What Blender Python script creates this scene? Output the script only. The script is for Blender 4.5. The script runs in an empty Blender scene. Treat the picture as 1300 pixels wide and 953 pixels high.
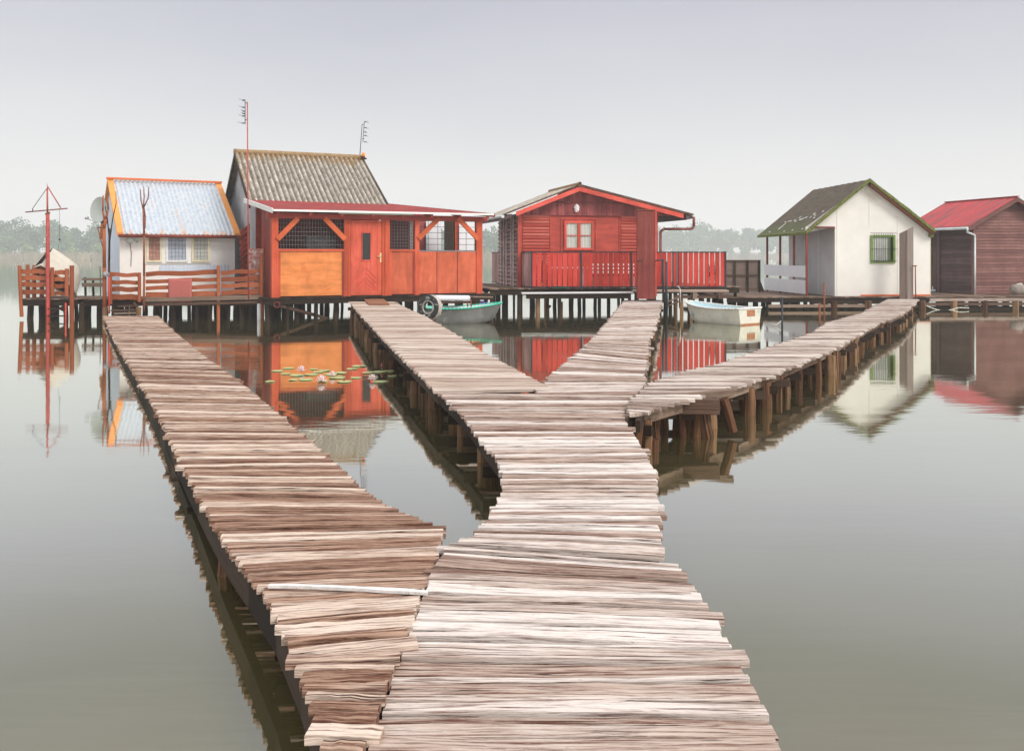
import bpy, math, random
from mathutils import Vector
random.seed(7)
R = math.radians
F, H, YH = 1150.0, 1.65, 324.0          # focal length (px of a 1300 px wide frame), eye height, horizon row

# ------------------------------------------------------------------ camera, light, exposure
scene = bpy.context.scene
cd = bpy.data.cameras.new('camera'); cam = bpy.data.objects.new('camera', cd)
scene.collection.objects.link(cam); scene.camera = cam
cam.location = (0, 0, H); cam.rotation_euler = (R(90), 0, 0)
cd.sensor_width = 36; cd.lens = F/1300*36
cd.shift_y = -(476.5-YH)/1300
cd.clip_end = 6000; cd.clip_start = 0.05

SUN_EL, SUN_AZ = 40, 48      # azimuth: degrees to the right of straight behind the camera
w = bpy.data.worlds.new('World'); scene.world = w; w.use_nodes = True
nt = w.node_tree; nt.nodes.clear()
def N(t, **k):
    n = nt.nodes.new(t)
    for a, b in k.items(): setattr(n, a, b)
    return n
sky = N('ShaderNodeTexSky', sky_type='NISHITA', sun_disc=False, sun_elevation=R(SUN_EL), sun_rotation=R(180-SUN_AZ))
sky.dust_density = 4
skym = N('ShaderNodeVectorMath', operation='SCALE'); skym.inputs['Scale'].default_value = 0.012
nt.links.new(sky.outputs[0], skym.inputs[0])
tc = N('ShaderNodeTexCoord'); sp = N('ShaderNodeSeparateXYZ'); nt.links.new(tc.outputs['Generated'], sp.inputs[0])
cloud = N('ShaderNodeTexNoise'); cloud.inputs['Scale'].default_value = 1.6; cloud.inputs['Detail'].default_value = 3
mp = N('ShaderNodeMapping'); mp.inputs['Scale'].default_value = (1, 1, 3.5); nt.links.new(tc.outputs['Generated'], mp.inputs[0]); nt.links.new(mp.outputs[0], cloud.inputs['Vector'])
ma = N('ShaderNodeMath', operation='MULTIPLY_ADD'); ma.inputs[1].default_value = 0.17; ma.inputs[2].default_value = -0.075
nt.links.new(cloud.outputs[0], ma.inputs[0])
ad = N('ShaderNodeMath', operation='ADD'); nt.links.new(sp.outputs['Z'], ad.inputs[0]); nt.links.new(ma.outputs[0], ad.inputs[1])
ramp = N('ShaderNodeValToRGB'); nt.links.new(ad.outputs[0], ramp.inputs[0])
els = ramp.color_ramp.elements
els[0].position = 0.0; els[0].color = (0.84, 0.84, 0.825, 1)
els[1].position = 1.0; els[1].color = (1.6, 1.6, 1.6, 1)
for p, c in ((0.09, (0.80, 0.795, 0.785)), (0.17, (0.70, 0.70, 0.715)), (0.29, (0.53, 0.53, 0.60)), (0.40, (0.42, 0.425, 0.44)), (0.60, (1.15, 1.15, 1.15))):
    e = els.new(p); e.color = (*c, 1)
addc = N('ShaderNodeVectorMath', operation='ADD')
nt.links.new(skym.outputs[0], addc.inputs[0]); nt.links.new(ramp.outputs[0], addc.inputs[1])
bg = N('ShaderNodeBackground'); bg.inputs['Strength'].default_value = 1.0
nt.links.new(addc.outputs[0], bg.inputs['Color'])
out = N('ShaderNodeOutputWorld'); nt.links.new(bg.outputs[0], out.inputs['Surface'])

sl = bpy.data.lights.new('sun', 'SUN'); sl.energy = 2.7; sl.angle = R(20); sl.color = (1.0, 0.95, 0.88)
so = bpy.data.objects.new('sun', sl); scene.collection.objects.link(so)
so.rotation_euler = (R(90-SUN_EL), 0, R(SUN_AZ))
scene.view_settings.view_transform = 'Standard'; scene.view_settings.look = 'None'
scene.view_settings.exposure = 0.0; scene.view_settings.gamma = 1.0
scene.cycles.volume_bounces = 1; scene.cycles.max_bounces = 8
scene.cycles.volume_step_rate = 10

# ------------------------------------------------------------------ materials
MATS = {}
class NT:
    def __init__(s, name):
        s.m = bpy.data.materials.new(name); s.m.use_nodes = True; s.t = s.m.node_tree; s.t.nodes.clear()
        s.out = s.t.nodes.new('ShaderNodeOutputMaterial'); s.b = s.t.nodes.new('ShaderNodeBsdfPrincipled')
        s.t.links.new(s.b.outputs[0], s.out.inputs[0]); MATS[name] = s.m
    def n(s, t, **k):
        x = s.t.nodes.new(t)
        for a, b in k.items(): setattr(x, a, b)
        return x
    def l(s, a, b): s.t.links.new(a, b)
    def noise(s, vec, scale, detail=4, rough=0.6, map_scale=None, dist=0):
        if map_scale:
            m = s.n('ShaderNodeMapping'); m.inputs['Scale'].default_value = map_scale; s.l(vec, m.inputs[0]); vec = m.outputs[0]
        x = s.n('ShaderNodeTexNoise'); x.inputs['Scale'].default_value = scale; x.inputs['Detail'].default_value = detail
        x.inputs['Roughness'].default_value = rough; x.inputs['Distortion'].default_value = dist; s.l(vec, x.inputs['Vector']); return x.outputs[0]
    def ramp(s, fac, stops):
        r = s.n('ShaderNodeValToRGB'); s.l(fac, r.inputs[0]); e = r.color_ramp.elements
        e[0].position = stops[0][0]; e[0].color = (*stops[0][1], 1); e[1].position = stops[-1][0]; e[1].color = (*stops[-1][1], 1)
        for p, c in stops[1:-1]:
            q = e.new(p); q.color = (*c, 1)
        return r.outputs[0]
    def mix(s, fac, a, b, mode='MIX'):
        x = s.n('ShaderNodeMix', data_type='RGBA', blend_type=mode)
        for v, i in ((fac, 0), (a, 6), (b, 7)):
            if hasattr(v, 'links'): s.l(v, x.inputs[i])
            else: x.inputs[i].default_value = v if i == 0 else (*v, 1)
        return x.outputs[2]
    def math(s, op, a, b=0.0, c=0.0):
        x = s.n('ShaderNodeMath', operation=op)
        for i, v in enumerate((a, b, c)):
            if hasattr(v, 'links'): s.l(v, x.inputs[i])
            else: x.inputs[i].default_value = v
        return x.outputs[0]
    def bump(s, h, st, dist=0.01):
        x = s.n('ShaderNodeBump'); x.inputs['Strength'].default_value = st; x.inputs['Distance'].default_value = dist
        s.l(h, x.inputs['Height']); s.l(x.outputs[0], s.b.inputs['Normal'])
    def uv(s): return s.n('ShaderNodeUVMap', uv_map='UVMap').outputs[0]
    def obj(s): return s.n('ShaderNodeTexCoord').outputs['Object']
    def tone(s): return s.n('ShaderNodeAttribute', attribute_name='tone').outputs['Fac']

def wood(name, dark, mid, light, across=60, streak=0.75, bump=0.8, crack=0.8, along=1.5, thr=0.50, rough=0.85, tw=0.6):
    """board grain: UV.x runs along the board in metres, UV.y across it; the tone attribute makes each board its own shade"""
    t = NT(name); uv = t.uv(); tone = t.tone()
    n0 = t.noise(uv, 1.0, 4, 0.6, (along*0.4, across*0.28, 1), 0.3)
    n1 = t.noise(uv, 1.0, 5, 0.68, (along, across*1.7, 1), 0.35)
    n2 = t.noise(uv, 1.0, 5, 0.75, (along*5, across*3.2, 1), 0.2)
    patch = t.noise(t.obj(), 1.3, 3, 0.6)
    f0 = t.math('MULTIPLY_ADD', tone, tw, t.math('MULTIPLY_ADD', n0, 1.0-tw, t.math('MULTIPLY_ADD', patch, 0.35, -0.175)))
    base = t.ramp(f0, [(0.18, tuple(lerp3(mid, dark, 0.25))), (0.42, mid), (0.72, light)])
    # thr moves with the board's tone: some boards are silvered, others still brown and streaky
    th = t.math('SUBTRACT', n1, t.math('MULTIPLY_ADD', tone, 0.11, -0.055))
    sm = t.ramp(th, [(thr, (0, 0, 0)), (thr+0.07, (.35, .35, .35)), (thr+0.17, (1, 1, 1))])
    col = t.mix(t.math('MULTIPLY', sm, streak), base, tuple(c*1.35 for c in dark))
    fm = t.ramp(n2, [(0.36, (1, 1, 1)), (0.47, (0, 0, 0))])
    col = t.mix(t.math('MULTIPLY', fm, 0.30), col, tuple(lerp3(mid, dark, 0.55)))
    hm_ = t.ramp(n2, [(0.56, (0, 0, 0)), (0.68, (1, 1, 1))])
    col = t.mix(t.math('MULTIPLY', hm_, 0.35), col, light)
    cr = t.noise(uv, 1.0, 4, 0.6, (along*0.45, across*1.2, 1), 0.6)
    cm = t.ramp(cr, [(0.345, (1, 1, 1)), (0.375, (0, 0, 0))])
    col = t.mix(t.math('MULTIPLY', cm, crack), col, tuple(c*0.4 for c in dark))
    vo = t.n('ShaderNodeTexVoronoi'); mp_ = t.n('ShaderNodeMapping'); mp_.inputs['Scale'].default_value = (1.9, 8, 1); t.l(uv, mp_.inputs[0]); t.l(mp_.outputs[0], vo.inputs['Vector'])
    km = t.ramp(vo.outputs['Distance'], [(0.03, (1, 1, 1)), (0.08, (0, 0, 0))])
    col = t.mix(t.math('MULTIPLY', km, 0.7), col, tuple(c*1.1 for c in dark))
    t.l(col, t.b.inputs['Base Color']); t.b.inputs['Roughness'].default_value = rough
    hgt = t.math('SUBTRACT', t.math('MULTIPLY', n1, -1.0), t.math('MULTIPLY', cm, 0.8))
    t.b.inputs['Specular IOR Level'].default_value = 0.2; t.bump(hgt, bump, 0.008); return t.m
def lerp3(a, b, k): return [x+(y-x)*k for x, y in zip(a, b)]
def paint(name, col, wear=None, amt=0.25, tone_amt=0.35, across=30, rough=0.6, bump=0.15):
    """painted timber: streaky fading along the grain and worn spots"""
    t = NT(name); uv = t.uv(); tone = t.tone()
    wear = wear or tuple(c*0.55 for c in col)
    g = t.noise(uv, 1.0, 5, 0.65, (1.2, across, 1), 0.4)
    b = t.noise(t.obj(), 1.7, 4, 0.6)
    light = tuple(min(1, c*1.22+0.02) for c in col); dk = tuple(c*0.72 for c in col)
    f = t.math('ADD', t.math('MULTIPLY_ADD', b, 0.5, t.math('MULTIPLY', g, 0.5)), t.math('MULTIPLY_ADD', tone, tone_amt*0.4, -tone_amt*0.2))
    c1 = t.ramp(f, [(0.38, dk), (0.5, col), (0.64, light)])
    run = t.noise(t.obj(), 1.0, 5, 0.7, (9, 9, 0.9), 0.4); rm = t.ramp(run, [(0.54, (0, 0, 0)), (0.70, (1, 1, 1))])
    c1 = t.mix(t.math('MULTIPLY', rm, 0.45), c1, dk)
    wf = t.noise(uv, 1.0, 6, 0.75, (2.5, across*0.8, 1), 0.8)
    wm = t.ramp(wf, [(0.60-amt*0.2, (0, 0, 0)), (0.72-amt*0.2, (1, 1, 1))])
    c2 = t.mix(t.math('MULTIPLY', wm, 0.75), c1, wear)
    t.l(c2, t.b.inputs['Base Color']); t.b.inputs['Roughness'].default_value = rough
    t.b.inputs['Specular IOR Level'].default_value = 0.25; t.bump(g, bump, 0.006); return t.m
def plain(name, col, rough=0.6, metal=0, var=0.25, scale=6, stain=None, stain_at=0.6, bump=0.0):
    t = NT(name); o = t.obj(); n1 = t.noise(o, scale, 5, 0.65)
    c = t.ramp(n1, [(0.3, tuple(x*(1-var) for x in col)), (0.7, tuple(min(1, x*(1+var*0.6)) for x in col))])
    if stain:
        n2 = t.noise(o, scale*0.6, 6, 0.7, None, 0.5); m = t.ramp(n2, [(stain_at, (0, 0, 0)), (stain_at+0.08, (1, 1, 1))]); c = t.mix(m, c, stain)
    if not metal: t.b.inputs['Specular IOR Level'].default_value = 0.3
    t.l(c, t.b.inputs['Base Color']); t.b.inputs['Roughness'].default_value = rough; t.b.inputs['Metallic'].default_value = metal
    if bump: t.bump(n1, bump, 0.01)
    return t.m

wood('boards_pale', (0.085, 0.030, 0.018), (0.47, 0.36, 0.30), (0.72, 0.65, 0.61), 44, .95, 1.0, .95, along=3.6, thr=.455)
wood('boards_brown', (0.075, 0.026, 0.014), (0.42, 0.265, 0.19), (0.70, 0.57, 0.48), 44, .95, 1.0, .95, along=3.6, thr=.435)
wood('boards_beige', (0.12, 0.065, 0.045), (0.44, 0.34, 0.28), (0.66, 0.565, 0.50), 46, .7, 0.5, .7, along=2.6, thr=.465)
wood('boards_grey', (0.08, 0.04, 0.028), (0.42, 0.33, 0.285), (0.68, 0.60, 0.55), 44, .85, 0.8, .9, along=3.0, thr=.455)
wood('timber', (0.025, 0.010, 0.007), (0.12, 0.07, 0.048), (0.26, 0.185, 0.14), 45, .7, 0.8, .8)
wood('post_wood', (0.018, 0.006, 0.004), (0.12, 0.052, 0.024), (0.30, 0.175, 0.095), 20, .9, 1.0, .9, along=.8, thr=.455)
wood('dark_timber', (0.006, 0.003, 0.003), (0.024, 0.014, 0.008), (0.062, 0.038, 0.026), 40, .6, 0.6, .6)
wood('plank_weathered', (0.07, 0.05, 0.04), (0.17, 0.125, 0.105), (0.27, 0.215, 0.19), 40, .5, 0.4, .4)
wood('log_red', (0.24, 0.03, 0.025), (0.42, 0.070, 0.05), (0.52, 0.14, 0.105), 30, .5, 0.3, .3)
paint('fence_paint', (0.31, 0.078, 0.026), (0.18, 0.07, 0.04), 0.3, 0.6)
paint('orange_ply', (0.70, 0.23, 0.065), (0.62, 0.16, 0.04), 0.2, 0.3, 5)
paint('coral_ply', (0.56, 0.115, 0.05), (0.5, 0.08, 0.03), 0.2, 0.5, 5)
paint('orange_frame', (0.50, 0.075, 0.028), (0.42, 0.05, 0.02), 0.3, 0.5)
paint('brace_paint', (0.56, 0.11, 0.035), (0.5, 0.09, 0.03), 0.2, 0.5)
paint('door_red', (0.56, 0.085, 0.045), (0.62, 0.16, 0.10), 0.35, 0.3, 20)
paint('side_red', (0.28, 0.035, 0.018), (0.20, 0.035, 0.025), 0.35, 0.9)
paint('beam_red', (0.34, 0.045, 0.03), (0.2, 0.03, 0.02), 0.2, 0.5)
paint('house_red', (0.44, 0.062, 0.042), (0.34, 0.05, 0.035), 0.3, 0.3, 10)
paint('gable_red', (0.26, 0.05, 0.05), (0.15, 0.035, 0.035), 0.3, 0.9)
paint('fascia_red', (0.58, 0.075, 0.05), (0.40, 0.05, 0.04), 0.2, 0.4)
paint('rail_red', (0.50, 0.032, 0.02), (0.50, 0.09, 0.06), 0.25, 0.6)
paint('post_red', (0.20, 0.032, 0.024), (0.15, 0.04, 0.035), 0.4, 0.3)
paint('pale_picket', (0.42, 0.24, 0.23), (0.30, 0.13, 0.12), 0.3, 0.5)
paint('brown_siding', (0.165, 0.064, 0.055), (0.12, 0.045, 0.04), 0.35, 0.7, 14)
paint('dark_siding', (0.085, 0.05, 0.05), (0.14, 0.05, 0.045), 0.3, 0.6, 14)
paint('log_side', (0.40, 0.24, 0.23), (0.22, 0.08, 0.08), 0.3, 0.6)
plain('log_side_white', (0.62, 0.56, 0.54), 0.7)
plain('white_wall', (0.76, 0.73, 0.685), 0.75, 0, 0.10, 1.0, (0.64, 0.58, 0.50), 0.60)
plain('hut_white', (0.80, 0.77, 0.74), 0.75, 0, 0.10, 1.5, (0.70, 0.62, 0.50), 0.66)
plain('hut_side', (0.60, 0.66, 0.76), 0.7, 0, 0.12, 2)
plain('grey_wall', (0.40, 0.40, 0.42), 0.8, 0, 0.35, 1.2)
plain('porch_white_shaded', (0.56, 0.54, 0.55), 0.7, 0, 0.12, 1.5)  # porch side of the white cabin, its shade put into the wall colour
plain('white_board', (0.72, 0.73, 0.77), 0.6, 0, 0.06)
plain('white_paint', (0.78, 0.78, 0.76), 0.5, 0, 0.1, 8)
plain('worn_white', (0.70, 0.68, 0.66), 0.7, 0, 0.25, 30, (0.30, 0.20, 0.15), 0.60)
plain('cream_paint', (0.74, 0.66, 0.46), 0.5, 0, 0.2, 8)
plain('green_paint', (0.16, 0.25, 0.05), 0.6, 0, 0.3, 14)
plain('orange_metal', (0.76, 0.29, 0.06), 0.5, 0, 0.15, 3)
plain('ridge_orange', (0.66, 0.15, 0.04), 0.55, 0, 0.2, 3)
plain('gutter_red', (0.20, 0.035, 0.02), 0.5, 0, 0.3, 6)
plain('gutter_white', (0.62, 0.68, 0.70), 0.4, 0, 0.15, 6)
plain('gutter_brown', (0.20, 0.055, 0.045), 0.35, 0, 0.2, 6)
plain('black_iron', (0.02, 0.027, 0.035), 0.5, 0.3, 0.3, 20)
plain('rust', (0.24, 0.075, 0.03), 0.85, 0.1, 0.4, 25)
plain('steel', (0.35, 0.35, 0.35), 0.4, 0.7, 0.2, 12)
plain('mast_red', (0.42, 0.07, 0.06), 0.6, 0, 0.3, 12, (0.66, 0.40, 0.36), 0.63)
plain('bright_red', (0.50, 0.05, 0.035), 0.5, 0, 0.15, 8)
plain('roof_red_old', (0.27, 0.032, 0.03), 0.85, 0, 0.35, 2.2, (0.19, 0.05, 0.045), 0.56)
plain('dark_inside', (0.018, 0.015, 0.015), 0.9)
plain('inside_grey', (0.16, 0.15, 0.14), 0.8)
plain('rubber', (0.035, 0.035, 0.037), 0.8, 0, 0.5, 14, (0.35, 0.34, 0.32), 0.55, 0.3)
plain('tyre_tread', (0.42, 0.38, 0.34), 0.9, 0, 0.4, 14, (0.10, 0.09, 0.08), 0.58, 0.4)
plain('curtain', (0.50, 0.51, 0.47), 0.8, 0, 0.1, 6)
plain('curtain_green', (0.38, 0.50, 0.38), 0.8, 0, 0.15, 6)
plain('curtain_orange', (0.46, 0.24, 0.19), 0.8, 0, 0.3, 12)
plain('curtain_blue', (0.42, 0.47, 0.56), 0.8, 0, 0.25, 16)
plain('brass', (0.80, 0.62, 0.30), 0.35, 0.4, 0.1)
plain('lamp_orange', (0.95, 0.26, 0.01), 0.3, 0, 0.05)
plain('mat_red', (0.42, 0.12, 0.105), 0.95, 0, 0.22, 30)
plain('mat_brown', (0.25, 0.11, 0.06), 0.95, 0, 0.3, 30)
plain('cloth_grey', (0.30, 0.31, 0.33), 0.9, 0, 0.4, 18)
plain('plastic_green', (0.03, 0.42, 0.25), 0.4, 0, 0.1)
plain('plant_green', (0.05, 0.12, 0.02), 0.7, 0, 0.5, 20)
plain('lily_pad', (0.42, 0.46, 0.20), 0.35, 0, 0.35, 5)
plain('lily_petal', (0.86, 0.72, 0.74), 0.5, 0, 0.12, 20)
plain('lily_heart', (0.75, 0.22, 0.18), 0.5, 0, 0.1)
plain('lily_bud', (0.35, 0.10, 0.10), 0.5, 0, 0.2)
plain('purple', (0.17, 0.05, 0.42), 0.4, 0, 0.1)
plain('alu_hull', (0.17, 0.17, 0.165), 0.5, 0.3, 0.35, 3, (0.32, 0.31, 0.29), 0.60)
plain('gunwale_green', (0.05, 0.50, 0.34), 0.45, 0, 0.15, 4)
plain('hull_white', (0.66, 0.63, 0.54), 0.5, 0, 0.2, 3.2, (0.12, 0.34, 0.46), 0.585)
plain('hull_inside', (0.50, 0.66, 0.72), 0.6, 0, 0.2, 3)
plain('hull_rust', (0.42, 0.18, 0.09), 0.9, 0, 0.4, 16)
plain('shell_cream', (0.58, 0.54, 0.47), 0.7, 0, 0.12, 8, (0.46, 0.30, 0.14), 0.63)
plain('brick', (0.46, 0.17, 0.13), 0.9, 0, 0.3, 10, (0.74, 0.68, 0.66), 0.50)
plain('stone', (0.30, 0.26, 0.23), 0.95, 0, 0.55, 22, (0.08, 0.07, 0.06), 0.55, 0.5)
plain('rope', (0.62, 0.60, 0.55), 0.9, 0, 0.15, 10)
plain('mesh_wire', (0.20, 0.20, 0.21), 0.5, 0.4, 0.1)
plain('white_pipe', (0.74, 0.74, 0.76), 0.4, 0, 0.12, 6, (0.62, 0.60, 0.62), 0.62)
plain('dish_grey', (0.42, 0.45, 0.43), 0.5, 0.1, 0.12, 4)
plain('roof_red', (0.33, 0.035, 0.032), 0.75, 0, 0.2, 3)
plain('awning_grey', (0.50, 0.62, 0.56), 0.6, 0, 0.1, 4)
plain('shore_soil', (0.10, 0.10, 0.05), 0.95, 0, 0.4, 0.1)
plain('reeds', (0.28, 0.22, 0.13), 0.9, 0, 0.4, 0.15)

def roofs():
    t = NT('roof_cement'); uv = t.uv(); o = t.obj()
    n1 = t.noise(uv, 1.0, 6, 0.75, (9, 2.2, 1), 0.5); n2 = t.noise(o, 7, 5, 0.7)
    f = t.math('MULTIPLY_ADD', n2, 0.5, t.math('MULTIPLY', n1, 0.5))
    c = t.ramp(f, [(0.38, (0.14, 0.115, 0.09)), (0.5, (0.36, 0.32, 0.27)), (0.62, (0.58, 0.53, 0.47))])
    sx = t.n('ShaderNodeSeparateXYZ'); t.l(uv, sx.inputs[0]); tr = t.n('ShaderNodeAttribute', attribute_name='trough').outputs['Fac']; c = t.mix(t.math('MULTIPLY', tr, 0.8), c, (0.055, 0.042, 0.032))  # troughs darkened: shade of the waves put into the colour, dirt included
    # ochre lichen near the ridge and the verges: UV.y is 0 at the eave, 1.. up the slope; UV.x along it
    s = t.n('ShaderNodeSeparateXYZ'); t.l(uv, s.inputs[0])
    up = t.math('SUBTRACT', s.outputs[1], 2.35); up = t.math('MULTIPLY', up, 1.3)
    ed = t.math('MULTIPLY', t.math('SUBTRACT', 0.3, s.outputs[0]), 2.0)
    m = t.math('MAXIMUM', up, ed); m = t.math('MAXIMUM', m, 0.0); ln = t.noise(o, 5, 5, 0.75)
    lf = t.ramp(t.math('ADD', ln, t.math('MULTIPLY', m, 0.22)), [(0.60, (0, 0, 0)), (0.70, (1, 1, 1))])
    c = t.mix(t.math('MULTIPLY', lf, 0.75), c, (0.24, 0.13, 0.03))
    t.l(c, t.b.inputs['Base Color']); t.b.inputs['Roughness'].default_value = 0.95; t.bump(n2, 0.5, 0.01)
    t = NT('roof_blue'); uv = t.uv(); o = t.obj()
    n1 = t.noise(o, 9, 5, 0.7)
    c = t.ramp(n1, [(0.35, (0.30, 0.38, 0.47)), (0.5, (0.42, 0.47, 0.54)), (0.66, (0.56, 0.58, 0.60))])
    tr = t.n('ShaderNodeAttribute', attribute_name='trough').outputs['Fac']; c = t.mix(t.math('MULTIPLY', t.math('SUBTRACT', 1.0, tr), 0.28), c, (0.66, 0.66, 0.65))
    rn = t.noise(uv, 1.0, 5, 0.7, (5.0, 0.35, 1), 0.3)
    s = t.n('ShaderNodeSeparateXYZ'); t.l(uv, s.inputs[0])
    lowr = t.math('MULTIPLY', t.math('MAXIMUM', t.math('SUBTRACT', 0.35, s.outputs[1]), 0.0), 0.35)
    rm = t.ramp(t.math('ADD', rn, lowr), [(0.60, (0, 0, 0)), (0.68, (1, 1, 1))])
    c = t.mix(t.math('MULTIPLY', rm, 0.8), c, (0.62, 0.30, 0.14))
    t.l(c, t.b.inputs['Base Color']); t.b.inputs['Roughness'].default_value = 0.45; t.b.inputs['Metallic'].default_value = 0.1
    t = NT('roof_dark'); o = t.obj(); uv = t.uv()
    n1 = t.noise(uv, 1.0, 5, 0.7, (1.5, 6, 1)); c = t.ramp(n1, [(0.35, (0.055, 0.037, 0.025)), (0.65, (0.115, 0.083, 0.06))])
    n2 = t.noise(o, 3.0, 5, 0.75); s = t.n('ShaderNodeSeparateXYZ'); t.l(uv, s.inputs[0])
    low = t.math('MULTIPLY', t.math('MAXIMUM', t.math('SUBTRACT', 0.9, s.outputs[1]), 0.0), 0.3)
    m = t.ramp(t.math('ADD', n2, low), [(0.52, (0, 0, 0)), (0.68, (1, 1, 1))]); c = t.mix(t.math('MULTIPLY', m, 0.7), c, (0.075, 0.10, 0.02))
    t.l(c, t.b.inputs['Base Color']); t.b.inputs['Roughness'].default_value = 0.95; t.bump(n1, 0.4, 0.01)
    t = NT('moss'); o = t.obj(); n1 = t.noise(o, 18, 5, 0.7); c = t.ramp(n1, [(0.35, (0.045, 0.055, 0.012)), (0.65, (0.20, 0.22, 0.045))])
    t.l(c, t.b.inputs['Base Color']); t.b.inputs['Roughness'].default_value = 1.0; t.bump(n1, 0.8, 0.02)
    t = NT('roof_bright_red'); o = t.obj(); uv = t.uv()
    n1 = t.noise(uv, 1.0, 6, 0.75, (5, 0.7, 1), 0.6); c = t.ramp(n1, [(0.38, (0.15, 0.045, 0.045)), (0.48, (0.38, 0.018, 0.026)), (0.66, (0.52, 0.032, 0.036))])
    t.l(c, t.b.inputs['Base Color']); t.b.inputs['Roughness'].default_value = 0.6
    t = NT('foliage'); tone = t.tone()
    c = t.ramp(tone, [(0.0, (0.022, 0.085, 0.05)), (0.5, (0.045, 0.145, 0.06)), (1.0, (0.17, 0.25, 0.065))])
    t.l(c, t.b.inputs['Base Color']); t.b.inputs['Roughness'].default_value = 0.9
    # still lake water: murky olive body under a mirror-smooth surface, faint drifting ripples
    t = NT('lake_water'); o = t.obj()
    r1 = t.noise(o, 1.0, 3, 0.5, (0.5, 2.2, 1)); r2 = t.noise(o, 1.0, 2, 0.5, (3, 14, 1))
    h = t.math('MULTIPLY_ADD', r2, 0.18, r1)
    n3 = t.noise(o, 0.12, 3, 0.5)
    c = t.ramp(n3, [(0.3, (0.075, 0.062, 0.024)), (0.7, (0.105, 0.090, 0.040))])
    t.l(c, t.b.inputs['Base Color']); t.b.inputs['Roughness'].default_value = 0.9; t.b.inputs['Specular IOR Level'].default_value = 0.0
    bp = t.n('ShaderNodeBump'); bp.inputs['Strength'].default_value = 0.09; bp.inputs['Distance'].default_value = 0.02; t.l(h, bp.inputs['Height'])
    gl = t.n('ShaderNodeBsdfGlossy'); gl.inputs['Roughness'].default_value = 0.035; gl.inputs['Color'].default_value = (0.96, 0.975, 0.92, 1); t.l(bp.outputs[0], gl.inputs['Normal'])
    lw = t.n('ShaderNodeLayerWeight'); lw.inputs['Blend'].default_value = 0.5
    fr = t.ramp(lw.outputs['Facing'], [(0.0, (.05,)*3), (0.45, (.16,)*3), (0.58, (.36,)*3), (0.70, (.62,)*3), (0.80, (.80,)*3), (1.0, (.95,)*3)])
    mx = t.n('ShaderNodeMixShader'); t.l(fr, mx.inputs[0]); t.l(t.b.outputs[0], mx.inputs[1]); t.l(gl.outputs[0], mx.inputs[2]); t.l(mx.outputs[0], t.out.inputs[0])
    t = NT('glass_dark'); t.b.inputs['Base Color'].default_value = (0.02, 0.022, 0.02, 1); t.b.inputs['Roughness'].default_value = 0.08
roofs()

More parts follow.
